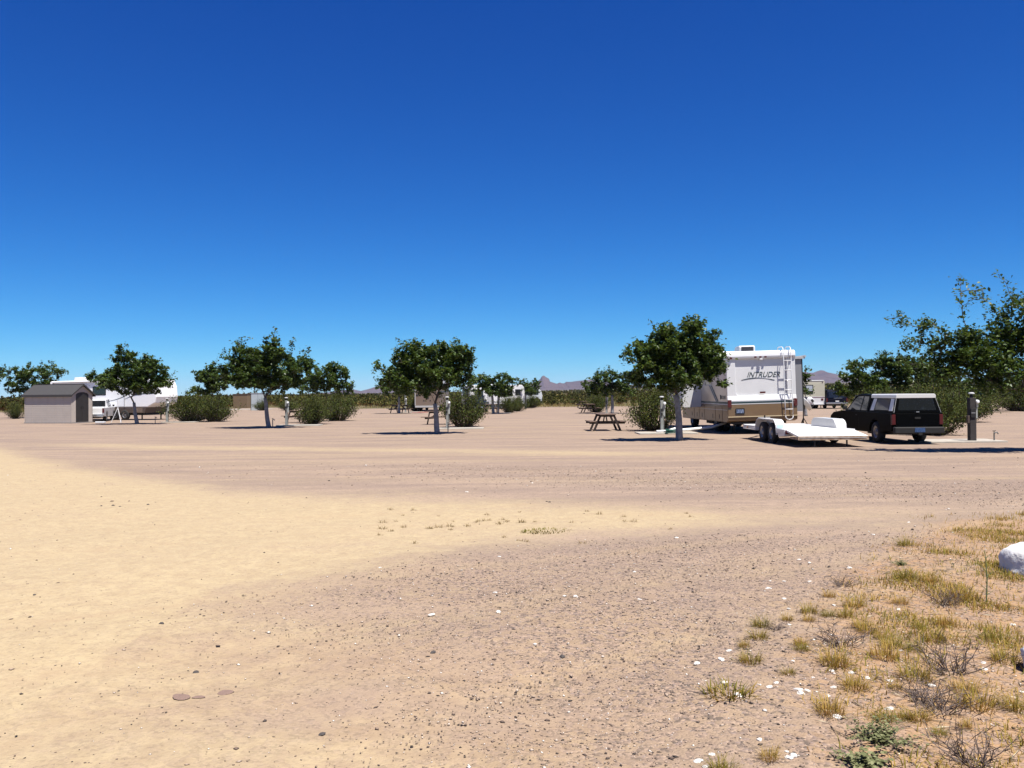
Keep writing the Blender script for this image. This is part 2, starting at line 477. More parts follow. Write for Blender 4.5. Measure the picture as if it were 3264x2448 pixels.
scrub = sstep(104, 120, Y + .1*np.abs(X) - 16*((X > -50) & (X < -21)))
near_ = sstep(11.5, 4.5, Y)
# wheel tracks curving across the lot
track_ = np.zeros_like(X)
for path, st in (([(-5.5, 4.2), (-2.5, 6.6), (1.0, 8.7), (5.0, 10.3), (10, 11.6)], 1.0), ([(-2.6, 3.0), (-.6, 5.6), (2.2, 7.9), (5.2, 9.9), (10, 12.6)], .8),
                 ([(-9, 8), (-4.5, 11.0), (1, 12.9), (7, 13.8), (13, 14.2)], .7), ([(-30, 27), (-14, 21.5), (-2, 18.8), (8, 17.6), (20, 17.2)], .9),
                 ([(-30, 33), (-12, 26), (2, 23), (14, 21.5), (30, 21)], .8), ([(-8.5, 4), (-6.8, 9), (-8.5, 15), (-14, 24), (-24, 36)], .6)):
    P_ = np.array(path, float); tt = np.linspace(0, len(P_)-1, 260); q0 = np.stack([np.interp(tt, np.arange(len(P_)), P_[:, i]) for i in (0, 1)], 1)
    for _ in range(12): q0[1:-1] = .5*q0[1:-1] + .25*(q0[:-2] + q0[2:])
    for _ in range(60): q0[1:-1] = .5*q0[1:-1] + .25*(q0[:-2] + q0[2:])
    tg = np.gradient(q0, axis=0); tg /= np.linalg.norm(tg, axis=1)[:, None]; nr = np.stack([-tg[:, 1], tg[:, 0]], 1)
    sel = (np.abs(X) < 32) & (Y > 2.5) & (Y < 40); xi, yi = X[sel], Y[sel]; acc = np.zeros(len(xi))
    for off in (-.74, .74):
        w_ = q0 + nr*off; d2 = np.full(len(xi), 1e9)
        for a_ in range(0, 260, 2): d2 = np.minimum(d2, (xi - w_[a_, 0])**2 + (yi - w_[a_, 1])**2)
        acc = np.maximum(acc, st*np.exp(-d2/(2*.115**2)))
    track_[sel] = np.maximum(track_[sel], acc)
coarse = np.clip(grav*1.0 + .8*sstep(2.4, .6, np.abs(Y - (poly_y(SAND_TOP, X) + 4.2))) * sstep(-6, 2, X), 0, 1) * (1 - .45*weed)

m = bpy.data.materials.new('desert_ground'); m.use_nodes = True; N = m.node_tree; L = N.links; B = N.nodes['Principled BSDF']
B.inputs['Roughness'].default_value = .95; B.inputs['Specular IOR Level'].default_value = .12
def nd(t, **k):
    q = N.nodes.new(t)
    for a, b in k.items(): setattr(q, a, b)
    return q
def attr(a): q = nd('ShaderNodeAttribute'); q.attribute_name = a; return q.outputs['Fac']
tc = nd('ShaderNodeTexCoord').outputs['Object']
def noise(scale, detail=4, rough=.6, vec=None):
    q = nd('ShaderNodeTexNoise'); q.inputs['Scale'].default_value = scale; q.inputs['Detail'].default_value = detail
    q.inputs['Roughness'].default_value = rough; L.new(vec or tc, q.inputs['Vector']); return q.outputs[0]
def math_(op, a, b=None, c=None, clamp=False):
    q = nd('ShaderNodeMath', operation=op, use_clamp=clamp)
    for i, x in enumerate((a, b, c)):
        if x is None: continue
        if isinstance(x, (int, float)): q.inputs[i].default_value = x
        else: L.new(x, q.inputs[i])
    return q.outputs[0]
def mrange(x, a, b, c=0, d=1):
    q = nd('ShaderNodeMapRange', interpolation_type='SMOOTHSTEP'); L.new(x, q.inputs[0])
    for i, v_ in enumerate((a, b, c, d)): q.inputs[i+1].default_value = v_
    return q.outputs[0]
def mix(f, a, b):
    q = nd('ShaderNodeMix', data_type='RGBA')
    if isinstance(f, (int, float)): q.inputs['Factor'].default_value = f
    else: L.new(f, q.inputs['Factor'])
    for k, x in (('A', a), ('B', b)):
        if isinstance(x, tuple): q.inputs[k].default_value = (*x, 1)
        else: L.new(x, q.inputs[k])
    return q.outputs['Result']
mp = nd('ShaderNodeMapping'); mp.inputs['Rotation'].default_value = (0, 0, R(-14)); mp.inputs['Scale'].default_value = (.28, 1.5, 1)
L.new(tc, mp.inputs['Vector']); streak = noise(.9, 6, .62, mp.outputs[0])
patch = noise(.45, 5, .6)
blot = noise(2.6, 5, .65)
pert = math_('MULTIPLY', math_('SUBTRACT', math_('MULTIPLY_ADD', streak, .5, math_('MULTIPLY_ADD', patch, .25, math_('MULTIPLY', blot, .25))), .5), 2.6)
fs = math_('MULTIPLY', mrange(math_('ADD', attr('sand'), pert), .0, 1.0), .85)
fgv = mrange(math_('ADD', attr('coarse'), pert), .1, 1.0)
fw = mrange(math_('ADD', attr('weed'), pert), .25, .85)
fine = noise(26, 5, .7); mid = noise(5, 5, .65)
vor = nd('ShaderNodeTexVoronoi'); vor.inputs['Scale'].default_value = 58; L.new(tc, vor.inputs['Vector'])
vor2 = nd('ShaderNodeTexVoronoi'); vor2.inputs['Scale'].default_value = 22; L.new(tc, vor2.inputs['Vector'])
sep = nd('ShaderNodeSeparateColor'); L.new(vor.outputs['Color'], sep.inputs[0]); sep2 = nd('ShaderNodeSeparateColor'); L.new(vor2.outputs['Color'], sep2.inputs[0])
pink = mix(mrange(mid, .35, .65), G_PINK1, G_PINK2)
mp2 = nd('ShaderNodeMapping'); mp2.inputs['Rotation'].default_value = (0, 0, R(5)); mp2.inputs['Scale'].default_value = (.05, .55, 1)
L.new(tc, mp2.inputs['Vector']); track = noise(1.0, 6, .6, mp2.outputs[0])
pink = mix(mrange(streak, .38, .60), pink, G_PINK3)
pink = mix(math_('MULTIPLY', mrange(track, .45, .72), .35), pink, G_SAND2)
tanc = mix(mrange(mid, .35, .65), G_TAN1, G_TAN2)
pink = mix(math_('MULTIPLY', attr('near'), mrange(math_('ADD', patch, math_('MULTIPLY', blot, .3)), .45, .75, .35, 1.0)), pink, tanc)
sandc = mix(mrange(mid, .32, .68), G_SAND1, G_SAND2)
col = mix(fs, pink, sandc)
soil = mix(mrange(mid, .35, .65), G_SOIL1, G_SOIL2)
col = mix(math_('MULTIPLY', fw, .85), col, soil)
# pebbly colour of coarse gravel, pebble by pebble
peb = nd('ShaderNodeValToRGB'); L.new(sep.outputs[0], peb.inputs[0]); E_ = peb.color_ramp.elements
for _ in range(4): E_.new(.5)
for e, (p, c) in zip(E_, [(0, (.075,.062,.055)), (.2, (.17,.125,.10)), (.45, (.26,.185,.14)), (.7, (.33,.24,.175)), (.88, (.21,.16,.14)), (1, (.45,.39,.33))]): e.position = p; e.color = (*c, 1)
peb.color_ramp.interpolation = 'CONSTANT'
pm = math_('MULTIPLY', mrange(sep2.outputs[1], .15, .75), math_('MULTIPLY_ADD', fgv, .55, .34))
pm = math_('MULTIPLY', pm, math_('SUBTRACT', 1, math_('MULTIPLY', fs, .6)))
col = mix(pm, col, peb.outputs[0])
col = mix(math_('MULTIPLY', mrange(fine, .5, .72), .34), col, (.12,.085,.064))
trk = math_('MULTIPLY', attr('track'), mrange(math_('ADD', patch, math_('MULTIPLY', streak, .5)), .55, 1.0, .05, .60))
col = mix(trk, col, mix(mrange(mid, .3, .7), G_SAND2, G_TAN1))
scr = mix(mrange(noise(.02, 4), .4, .6), (.07,.066,.026), (.10,.08,.036))
col = mix(attr('scrub'), col, scr)
L.new(col, B.inputs['Base Color'])
hgt = math_('MULTIPLY_ADD', vor.outputs['Distance'], math_('MULTIPLY_ADD', fgv, -.8, -.25), math_('MULTIPLY', fine, .9))
hgt = math_('ADD', hgt, math_('MULTIPLY', mid, 1.4))
bp = nd('ShaderNodeBump'); bp.inputs['Strength'].default_value = .55; bp.inputs['Distance'].default_value = .016
L.new(hgt, bp.inputs['Height']); L.new(bp.outputs[0], B.inputs['Normal'])
g = np_mesh('ground', np.stack([X, Y, land(X, Y) - .010*track_], 1), Fg, m, dict(sand=sand, coarse=coarse, weed=weed, scrub=scrub, near=near_, track=track_), smooth=True)
g['kind'] = 'structure'

# ------------------------------------------------------------------ far mountains
rock = mat('mountain_rock', (.10,.070,.062), .95, scale=.008, col2=(.06,.045,.044), detail=8, spec=.1, bump=.6, bscale=.03, dist=12)
def vnoise(x, y, seed):
    r = np.random.default_rng(seed); out = np.zeros_like(x); a = 1.0; f = 1/260.
    for _ in range(5):
        th, ph = r.uniform(0, 6.28, 2); u = (x*math.cos(th) + y*math.sin(th))*f; v = (-x*math.sin(th) + y*math.cos(th))*f
        out += a*np.abs(np.sin(u*3.1 + ph + 1.3*np.sin(v*1.7 + ph))); a *= .55; f *= 2.1
    return out / 2.2
for nm, rd, seed in (('mountain_ridge', RIDGE_LEFT, 1), ('mountain_ridge', RIDGE_MID, 2), ('mountain_ridge', RIDGE_RIGHT, 3)):
    px = np.array([p[0] for p in rd]); pz = np.array([p[1] for p in rd])
    gx = np.unique(np.concatenate([np.linspace(px[0], px[-1], 200), np.linspace(120, 420, 120) if seed == 2 else px]))
    gy = np.concatenate([np.linspace(4300, 5150, 26), [5200, 5260], np.linspace(5350, 6200, 10)])
    A, Bq = np.meshgrid(gx, gy); A = A.ravel(); Bq = Bq.ravel()
    base = land(A, Bq) - 4
    t = np.clip(np.where(Bq < 5200, (5200 - Bq)/820, (Bq - 5200)/950), 0, 1)
    top_ = np.interp(A, px, pz)
    nse = vnoise(A, Bq, seed)
    prof = (1 - t)**1.35
    h = np.maximum(0, top_ - base) * prof * (1 - .55*np.sin(np.pi*np.clip(t, 0, 1))*nse)
    edge = np.minimum(sstep(px[0], px[0] + 120, A), sstep(px[-1], px[-1] - 120, A))
    z = base + h*edge
    n_, k_ = len(gx), len(gy)
    iq = (np.arange(k_-1)[:, None]*n_ + np.arange(n_-1)[None, :]).ravel()
    o = np_mesh(nm, np.stack([A, Bq, z], 1), np.stack([iq, iq+1, iq+1+n_, iq+n_], 1), rock)
    o['kind'] = 'structure'

# ------------------------------------------------------------------ desert scrub beyond the park: one mass nobody could count
scrub_m = attr_mat('scrub_leaf', [(0, (.085,.036,.012)), (.22, (.10,.052,.015)), (.32, (.055,.046,.009)), (.6, (.046,.054,.011)), (.85, (.07,.064,.015)), (1, (.22,.165,.06))], .8, .15, spec=.1)
def scrub_tris(n, y0, y1, k, size, power=1.0):
    yy = y0 * (y1 / y0) ** (rng.random(n) ** power)
    xx = (rng.random(n)*2 - 1) * (yy*.68 + 8)
    pat = np.sin(xx*.045 + 1.7*np.sin(yy*.021)) * np.sin(yy*.037 + .8*np.sin(xx*.03)) + .5*np.sin(xx*.17 + yy*.06)
    keep = (yy + .1*np.abs(xx) > 116 + 5*pat) & (rng.random(n) < .72 + .5*pat) & ~((xx > -50) & (xx < -21) & (yy < 131)); xx, yy = xx[keep], yy[keep]; n = len(xx)
    pat = pat[keep]; hh = rng.uniform(.7, 1.9, n)*(1 + .25*pat) * np.where(rng.random(n) < .12, 1.25, 1); rr = hh*rng.uniform(.55, .95, n)
    th = rng.random((n, k))*6.283; q = np.sqrt(rng.random((n, k))); u = rng.random((n, k))**.8
    wd = np.sin(np.clip(u*.82 + .22, 0, 1)*np.pi)**.6
    cx = xx[:, None] + np.cos(th)*q*rr[:, None]*wd; cy = yy[:, None] + np.sin(th)*q*rr[:, None]*wd
    cz = land(xx, yy)[:, None] + u*hh[:, None]*(1 - .25*q)
    stem = u < .36
    v = np.where(stem, rng.random((n, k))*.28, .32 + .55*rng.random((n, k))) + (rng.normal(0, .07, n) + .10*np.sin(xx*.05 + 2))[:, None]
    s = size*rng.uniform(.6, 1.3, (n, k)); C = np.stack([cx, cy, cz], -1).reshape(-1, 3); s = s.reshape(-1)
    d1 = rng.normal(0, 1, (len(C), 3)); d1[:, 2] *= 1.4; d1 /= np.linalg.norm(d1, axis=1)[:, None]
    d2 = np.cross(d1, rng.normal(0, 1, (len(C), 3))); d2 /= np.linalg.norm(d2, axis=1)[:, None]
    st = stem.reshape(-1); wd_ = np.where(st, .4, .9)
    P = np.stack([C - d1*s[:, None], C + d1*s[:, None]*.8 + d2*(s*wd_)[:, None], C + d1*s[:, None]*.8 - d2*(s*wd_)[:, None]], 1).reshape(-1, 3)
    return P, np.repeat(np.clip(v.reshape(-1), 0, .97), 3)
PV, AV = [], []
for args in ((2200, 116, 190, 110, .16), (3200, 180, 420, 50, .30), (4200, 400, 2600, 18, .62)):
    p, a = scrub_tris(*args); PV.append(p); AV.append(a)
# straw grass along the near edge of the scrub
n = 9000; yy = rng.uniform(108, 122, n); xx = (rng.random(n)*2 - 1)*92; keep = np.sin(xx*.21)*np.sin(xx*.07 + 1) + rng.normal(0, .5, n) > .1
keep &= ~((xx > -50) & (xx < -21)); xx, yy = xx[keep], yy[keep]; n = len(xx); hh = rng.uniform(.15, .6, n); ln = rng.normal(0, .12, (n, 2))
P = np.stack([np.stack([xx - .03, yy, xx*0 - .02], 1), np.stack([xx + .03, yy, xx*0 - .02], 1), np.stack([xx + ln[:, 0], yy + ln[:, 1], hh], 1)], 1).reshape(-1, 3)
PV.append(P); AV.append(np.full(len(P), 1.0))
PV = np.concatenate(PV); AV = np.concatenate(AV)
o = np_mesh('desert_scrub', PV, np.arange(len(PV)).reshape(-1, 3), scrub_m, dict(v=AV))
tag(o, 'olive and brown creosote scrub covering the plain beyond the park', 'scrub'); o['kind'] = 'stuff'
# ------------------------------------------------------------------ shared vehicle materials
white = mat('white_gelcoat', (.60,.60,.60), .38, var=.06, scale=2, coat=.3)
offw = mat('cream_siding', (.46,.44,.34), .5, var=.08, scale=3)
tan = mat('tan_paint', (.15,.094,.046), .42, var=.12, scale=2.5, coat=.2)
tanl = mat('pale_gold_line', (.50,.41,.26), .4)
tand = mat('far_tan_paint', (.17,.125,.095), .45, var=.1, scale=2)
brown_skirt = mat('brown_skirt', (.085,.062,.05), .5, var=.15, scale=3)
green_l = mat('dark_green_stripe', (.018,.04,.045), .4)
greyw = mat('grey_white_trim', (.36,.36,.36), .5)
glass = mat('dark_glass', (.012,.014,.016), .06, spec=.7)
black = mat('black_rubber', (.014,.014,.014), .85)
chas = mat('chassis_black', (.010,.0095,.009), .7, var=.3, scale=8)
steel = mat('wheel_steel', (.32,.32,.33), .4, metal=.7, var=.2, scale=12)
redl = mat('red_lens', (.07,.004,.004), .3)
amber = mat('amber_lens', (.5,.16,.02), .25)
blackp = mat('black_paint', (.0022,.0025,.0028), .45, spec=.03)
navyp = mat('dark_blue_paint', (.004,.005,.012), .3, spec=.15)
chrome = mat('dull_chrome', (.55,.55,.56), .25, metal=.9, var=.15, scale=8)
plate_m = mat('blue_plate', (.02,.04,.10), .4, scale=20, col2=(.22,.27,.38), detail=2)
plateg = mat('blue_plate_plain', (.012,.03,.085), .4, scale=30, col2=(.05,.10,.22), detail=2)
dkgreen = mat('lettering_green', (.03,.05,.052), .4)
panelgrey = mat('vent_grey', (.10,.10,.11), .5, var=.3, scale=30)
deckw = mat('white_deck', (.66,.65,.63), .5, scale=3, col2=(.56,.54,.50), detail=7, bump=.1)
rust = mat('rusty_edge', (.20,.10,.045), .8, scale=9, col2=(.42,.34,.26))

def wheel(parent, x, y, r=.34, w_=.22, side=-1, m=steel):
    """tyre with hub disc; side: which way the disc faces (-1 = -x)"""
    o = MB().lathe([(r*.60, -w_/2), (r*.90, -w_/2), (r*.985, -w_*.36), (r, -w_*.2), (r, w_*.2), (r*.985, w_*.36), (r*.90, w_/2), (r*.60, w_/2), (r*.60, -w_/2)], (x, y, r), 'x', 26, False).build('wheel', black, parent, smooth=2)
    f = -side
    q = MB().lathe([(r*.02, side*w_*.30), (r*.16, side*w_*.44), (r*.20, side*w_*.30), (r*.46, side*w_*.22), (r*.52, side*w_*.40), (r*.61, side*w_*.46), (r*.61, side*w_*.1)], (x, y, r), 'x', 26)
    q.build('rim', m, o, smooth=2)
    for i in range(6):                                  # hand holes
        t = i*math.pi/3; MB().lathe([(.0, side*w_*.285), (r*.085, side*w_*.285), (r*.085, side*w_*.27)], (x, y + .33*r*math.cos(t), r + .33*r*math.sin(t)), 'x', 8).build('hand_hole', chas, o)
    return o

def rounded(x0, x1, z0, z1, rd, corners=(1,1,1,1), n=5):
    """rounded rectangle, corners (bl, br, tr, tl)"""
    out = []
    for (cx, cz, a0), k in zip(((x0+rd, z0+rd, 180), (x1-rd, z0+rd, 270), (x1-rd, z1-rd, 0), (x0+rd, z1-rd, 90)), corners):
        if k:
            for i in range(n+1): t = R(a0 + 90*i/n); out.append((cx + rd*math.cos(t), cz + rd*math.sin(t)))
        else: out.append((x0 if cx < (x0+x1)/2 else x1, z0 if cz < (z0+z1)/2 else z1))
    return out

def lettering(txt, size, m, parent, M, shear=.25, name='lettering', stretch=1.0, offset=0.0):
    cu = bpy.data.curves.new(name, 'FONT'); cu.body = txt; cu.size = size; cu.shear = shear; cu.extrude = .0015; cu.align_x = 'CENTER'; cu.offset = offset
    o = bpy.data.objects.new(name, cu); COL.objects.link(o)
    bpy.context.view_layer.update()
    me = bpy.data.meshes.new_from_object(o.evaluated_get(bpy.context.evaluated_depsgraph_get()))
    bpy.data.objects.remove(o); bpy.data.curves.remove(cu)
    me.transform(M @ Matrix.Diagonal((stretch, 1, 1, 1))); me.materials.clear(); me.materials.append(m); me.name = name
    q = bpy.data.objects.new(name, me); COL.objects.link(q); q.parent = parent
    return q

# ------------------------------------------------------------------ the big motorhome: origin under the middle of its tail, y forward (away)
mh = thing('motorhome', 'large white and tan motorhome with a roof ladder and dark lettering on its tail', 'motorhome', (9.98, 35.05, 0), 0)
LEAN = Matrix.Translation((0, 0, .5)) @ Matrix.Rotation(R(-1.25), 4, 'Y') @ Matrix.Translation((0, 0, -.5))
def mm(): return MB(LEAN)
W = 1.375
mm().prism(rounded(-W, W, 1.24, 3.30, .12, (0,0,1,1)), 'y', .05, 9.4).build('upper_body', white, mh, smooth=True)
# tail frame: a U round the recessed panel
fr = [(-W, 1.24), (W, 1.24), (W, 3.04), (1.02, 3.04)] + [(1.02, 1.85)] + [(1.02 - .14 + .14*math.cos(R(a)), 1.85 - .14 + .14*math.sin(R(a))) for a in (0, -30, -60, -90)] + \
     [(-1.02 + .14 + .14*math.cos(R(a)), 1.85 - .14 + .14*math.sin(R(a))) for a in (270, 240, 210, 180)] + [(-1.02, 3.04)] + [(-W, 3.04)]
mm().prism(fr, 'y', -.005, .05).build('tail_frame', white, mh, bevel=.018)
mm().prism([(-.055, 3.03), (-.075, 3.12), (-.05, 3.25), (.06, 3.335), (.35, 3.345), (.35, 3.02), (.02, 3.0)], 'x', -W-.01, W+.01).build('roof_cap', white, mh, bevel=.03)
mm().box(-W, W, .004, .05, 1.24, 1.42).prism([(-.06, 1.36), (-.012, 1.55), (-.001, 1.55), (-.001, 1.30), (-.05, 1.30)], 'x', -W, W).build('tail_flare', white, mh, bevel=.012)
mm().box(-W-.012, W+.012, -.068, 9.3, 1.255, 1.315).build('green_band', green_l, mh)
mm().box(-W-.014, W+.014, -.070, 9.3, 1.215, 1.243).build('white_band', white, mh)
mm().prism([(-.065, 1.215), (-.085, .76), (-.06, .56), (.25, .50), (9.3, .45), (9.3, 1.215)], 'x', -W-.006, W+.006).build('lower_body', tan, mh, bevel=.02)
mm().box(-W-.012, W+.012, -.100, -.07, .705, .74).build('gold_band', tanl, mh)
# left flank: bins, vents, trim
for i, y in enumerate((.9, 2.1, 4.2, 5.3, 6.4)):
    d = mm().box(-W-.016, -W-.004, y, y+.98, .52, 1.14).build('storage_door', tan, mh, bevel=.008)
    mm().box(-W-.021, -W-.015, y+.42, y+.50, .62, .80).build('latch', chas, d)
mm().box(-W-.018, -W-.01, .0, 9.2, .985, 1.01).build('flank_line', greyw, mh)
for i, (w_, off, m_) in enumerate(((.10, 0, green_l), (.045, .16, greyw), (.06, .26, green_l), (.03, .36, greyw))):
    q = mm(); P0 = Vector((-W-.008-.001*i, 1.55+off, 1.32)); P1 = Vector((-W-.008-.001*i, 2.5+off*1.2, 1.9)); P2 = Vector((-W-.008-.001*i, 4.0+off*1.5, 2.75))
    pts = [((1-t)**2*P0 + 2*t*(1-t)*P1 + t*t*P2) for t in np.linspace(0, 1, 9)]
    for a, b in zip(pts[:-1], pts[1:]): q.beam(a, b, .006, w_, up=(0, -.5, .86))
    q.build('swoosh', m_, mh)
for z0 in (2.05, 2.33):
    f = mm().box(-W-.014, -W-.002, 1.25, 1.62, z0, z0+.24).build('window', greyw, mh); mm().box(-W-.019, -W-.013, 1.28, 1.59, z0+.025, z0+.215).build('pane', glass, f)
f = mm().box(-W-.014, -W-.002, 2.6, 4.0, 2.0, 2.75).build('window', greyw, mh); mm().box(-W-.019, -W-.013, 2.65, 3.95, 2.05, 2.70).build('pane', glass, f)
mm().box(-W-.016, -W-.004, 1.0, 1.14, 1.42, 1.60).build('fuel_flap', chas, mh)
lettering('INTRUDER', .2, dkgreen, mh, LEAN @ Matrix.Translation((-W-.012, .62, 1.43)) @ Matrix.Rotation(R(-90), 4, 'Z') @ Matrix.Rotation(R(90), 4, 'X'), .25, 'flank_lettering', .8)
# slide-outs
s = mm().prism(rounded(-2.22, -W+.1, 1.06, 2.98, .05), 'y', 4.85, 8.7).build('slide_out', white, mh)
mm().box(-2.235, -2.222, 5.4, 8.2, 1.75, 2.6).build('slide_window', glass, s)
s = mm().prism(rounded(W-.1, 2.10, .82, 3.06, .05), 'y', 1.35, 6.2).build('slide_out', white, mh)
mm().box(W-.05, 2.12, 1.30, 6.25, 3.065, 3.11).tube([(2.2, 1.25, 3.10), (2.2, 6.3, 3.10)], .045, 10).box(W, 2.2, 1.27, 1.30, 3.00, 3.09).build('slide_topper', greyw, s)
mm().prism(rounded(W+.0, 2.08, .86, 3.03, .03), 'y', 1.343, 1.352).build('slide_end_shade', mat('slide_shade_grey', (.20,.20,.21), .5), s)  # thin grey sheet: shade on the slide-out's rear face put into the colour
mm().box(2.07, 2.115, 1.338, 1.36, .82, 3.05).build('slide_seal', chas, s)
# tail fittings
for x in (-.22, -.02, .18): mm().prism(rounded(x-.045, x+.045, 3.05, 3.11, .02), 'y', -.10, -.06).build('marker_light', redl, mh, bevel=.01)
for x in (-1.2, 1.2): mm().prism(rounded(x-.05, x+.05, 3.02, 3.10, .025), 'y', -.10, -.06).build('marker_light', redl, mh, bevel=.01)
mm().box(-.06, .06, -.11, -.05, 2.96, 3.02).build('rear_camera', white, mh, bevel=.012)
mm().prism(rounded(-.07, .15, 1.635, 1.70, .015), 'y', -.024, -.004).build('brake_light', redl, mh)
for x in (-1, 1): mm().prism(rounded(x*1.31-.075, x*1.31+.075, 1.10, 1.40, .02), 'y', -.105, -.05).build('tail_light', redl, mh, bevel=.01)
p = mm().prism(rounded(-1.09, -.72, .83, 1.06, .04), 'y', -.105, -.075).build('plate_frame', chas, mh); mm().box(-1.05, -.76, -.109, -.104, .87, 1.02).build('plate', plate_m, p)
mm().box(-.20, .28, -.112, -.09, .62, .69).build('tail_sticker', greyw, mh)
mm().prism(rounded(-1.2, .95, .42, .50, .02), 'y', .1, .4).build('bumper_beam', chas, mh)
lettering('INTRUDER', .30, dkgreen, mh, LEAN @ Matrix.Translation((.10, .043, 2.28)) @ Matrix.Rotation(R(1), 4, 'Y') @ Matrix.Rotation(R(90), 4, 'X'), .36, 'tail_lettering', .92, .002)
q = mm(); top_, bot_ = [], []
for t in np.linspace(0, 1, 13):
    x = -.78 + 1.33*t; z = 2.13 + .13*math.sin(math.pi*(.12 + .80*t)) - .02*t; wd = .005 + .045*math.sin(math.pi*min(1, t*1.3 + .05))*(1-t) + .028*(t > .80)*(1 - abs(t-.92)*6)
    top_.append((x, z + wd*.5)); bot_.append((x, z - wd*.5))
q.prism(top_ + bot_[::-1], 'y', .040, .049).build('lettering_swoosh', dkgreen, mh)
# roof air conditioner
a = mm().prism([(.9, 3.30), (.9, 3.56), (1.0, 3.60), (1.6, 3.58), (1.85, 3.30)], 'x', -.60, .06).build('roof_air_conditioner', white, mh, bevel=.04)
mm().prism(rounded(-.52, -.02, 3.35, 3.55, .03), 'y', .875, .905).build('grille', panelgrey, a)
b_ = mm()
for i in range(4): b_.box(-.50, -.04, .868, .88, 3.375+.042*i, 3.388+.042*i)
b_.build('grille_slats', chas, a)
mm().prism([(5.0, 3.30), (5.05, 3.55), (5.7, 3.55), (5.9, 3.30)], 'x', -.4, .3).build('roof_air_conditioner', white, mh, bevel=.04)
mm().box(-.9, -.5, 2.4, 2.9, 3.30, 3.40).build('roof_vent', white, mh, bevel=.02)
# ladder
ld = mm()
for x in (.86, 1.16): ld.tube([(x, .55, 3.30), (x, .52, 3.44), (x, .40, 3.47), (x, .0, 3.46), (x, -.14, 3.40), (x, -.19, 3.25), (x, -.19, 1.30), (x, -.215, .70)], .019, 8)
ld = ld.build('ladder', white, mh, smooth=2)
for z in (2.90, 2.52, 2.13, 1.74, 1.36): mm().tube([(.86, -.19, z), (1.16, -.19, z)], .017, 8).build('rung', white, ld, smooth=2)
mm().tube([(.86, -.215, .97), (1.16, -.215, .97)], .017, 8).build('rung', white, ld, smooth=2)
mm().tube([(.86, -.215, .72), (.87, -.22, .63), (.93, -.225, .575), (1.01, -.225, .56), (1.09, -.225, .575), (1.15, -.22, .63), (1.16, -.215, .72)], .018, 8).build('rung', white, ld, smooth=2)
for x in (.86, 1.16):
    for z in (2.97, 1.62, .80): mm().tube([(x, -.19, z), (x, .01, z)], .012, 6).build('ladder_bracket', white, ld)
# running gear
for x, sd in ((-1.06, -1), (1.06, 1)):
    wheel(mh, x, 3.0, .46, .27, sd); wheel(mh, x*.72, 3.0, .46, .25, sd); wheel(mh, x, 7.9, .46, .27, sd)
MB().box(-1.1, 1.1, .5, 9.0, .42, .56).box(-.45, .45, .3, 9, .34, .50).box(-.9, .9, 2.9, 3.1, .36, .50).box(-.9, .9, 7.8, 8.0, .36, .5).box(-1.0, -.5, 4.4, 5.6, .28, .48).tube([(.6, -.02, .40), (.6, .9, .40)], .05, 8).build('chassis', chas, mh)
MB().box(-.5, .5, .28, .32, .20, .46).build('mud_flap', black, mh)
MB().tube([(-.95, .75, .5), (-.95, .75, .03)], .035, 8).tube([(-.95, .75, 0), (-.95, .75, .04)], .12, 8).build('levelling_jack', chas, mh)
MB().tube([(.95, .75, .5), (.95, .75, .03)], .035, 8).tube([(.95, .75, 0), (.95, .75, .04)], .12, 8).build('levelling_jack', chas, mh)

# ------------------------------------------------------------------ white car hauler: origin under the axles' middle, y forward (away)
ch = thing('car_trailer', 'flat white car trailer with tandem wheels behind the motorhome', 'trailer', (9.6, 29.5, 0), R(1.0))
HW = 1.12
MB().box(-.84, .84, -1.9, 2.6, .44, .50).build('deck', deckw, ch, bevel=.01)
MB().prism([(-3.05, .30), (-3.05, .35), (-1.9, .50), (-1.9, .43)], 'x', -HW+.06, HW-.06).build('ramp_tail', deckw, ch, bevel=.008)
MB().box(-HW+.05, HW-.05, -3.075, -3.045, .225, .340).build('tail_rail', rust, ch)
MB().box(-HW+.08, HW-.12, -3.085, -3.07, .285, .30).build('tail_lip', greyw, ch)
for sd in (-1, 1):
    a, b = sorted((sd*.845, sd*HW))
    MB().box(a, b, 1.15, 2.55, .36, .51).box(a, b, -1.95, -1.15, .36, .505).build('side_rail', white, ch, bevel=.012)
    # fender over both wheels
    pr = [(-1.16, .30), (-1.10, .62), (-.98, .74), (-.82, .79), (.82, .79), (.98, .74), (1.10, .62), (1.20, .44)]
    inner = [(1.17, .44), (1.07, .60), (.96, .71), (.81, .76), (-.81, .76), (-.96, .71), (-1.07, .60), (-1.13, .30)]
    fd = MB().prism(pr + inner, 'x', a, b + (.06 if sd > 0 else 0) if sd > 0 else b).build('fender', white, ch)
    ip = [(-1.08, .50)] + [p for p in pr[1:-1]] + [(1.10, .50)]
    t = sd*.85; t0, t1 = sorted((t, t - sd*.02)); MB().prism(ip, 'x', t0, t1).build('inner_skirt', white, fd)
    for y in (-.5, .5): wheel(ch, sd*1.0, y, .335, .19, sd)
    MB().prism([(-1.35, .25), (-1.35, .40), (-1.95, .40), (-1.95, .30)], 'x', a, b).build('tail_bracket', white, ch, bevel=.01)
    MB().box(min(sd*.90, sd*1.10), max(sd*.90, sd*1.10), -2.02, -1.955, .36, .47).build('tail_light', redl, ch, bevel=.01)
    MB().box(min(sd*.86, sd*.99), max(sd*.86, sd*.99), -2.9, -2.1, .22, .28).build('ramp_arm', rust, ch)
MB().box(-HW, HW, 2.55, 2.64, .36, .52).build('front_rail', white, ch, bevel=.01)
MB().box(-HW+.02, -HW+.16, 2.545, 2.552, .40, .47).build('front_marker', redl, ch)
MB().box(-HW-.012, -HW-.001, 2.0, 2.16, .40, .46).build('side_marker', amber, ch)
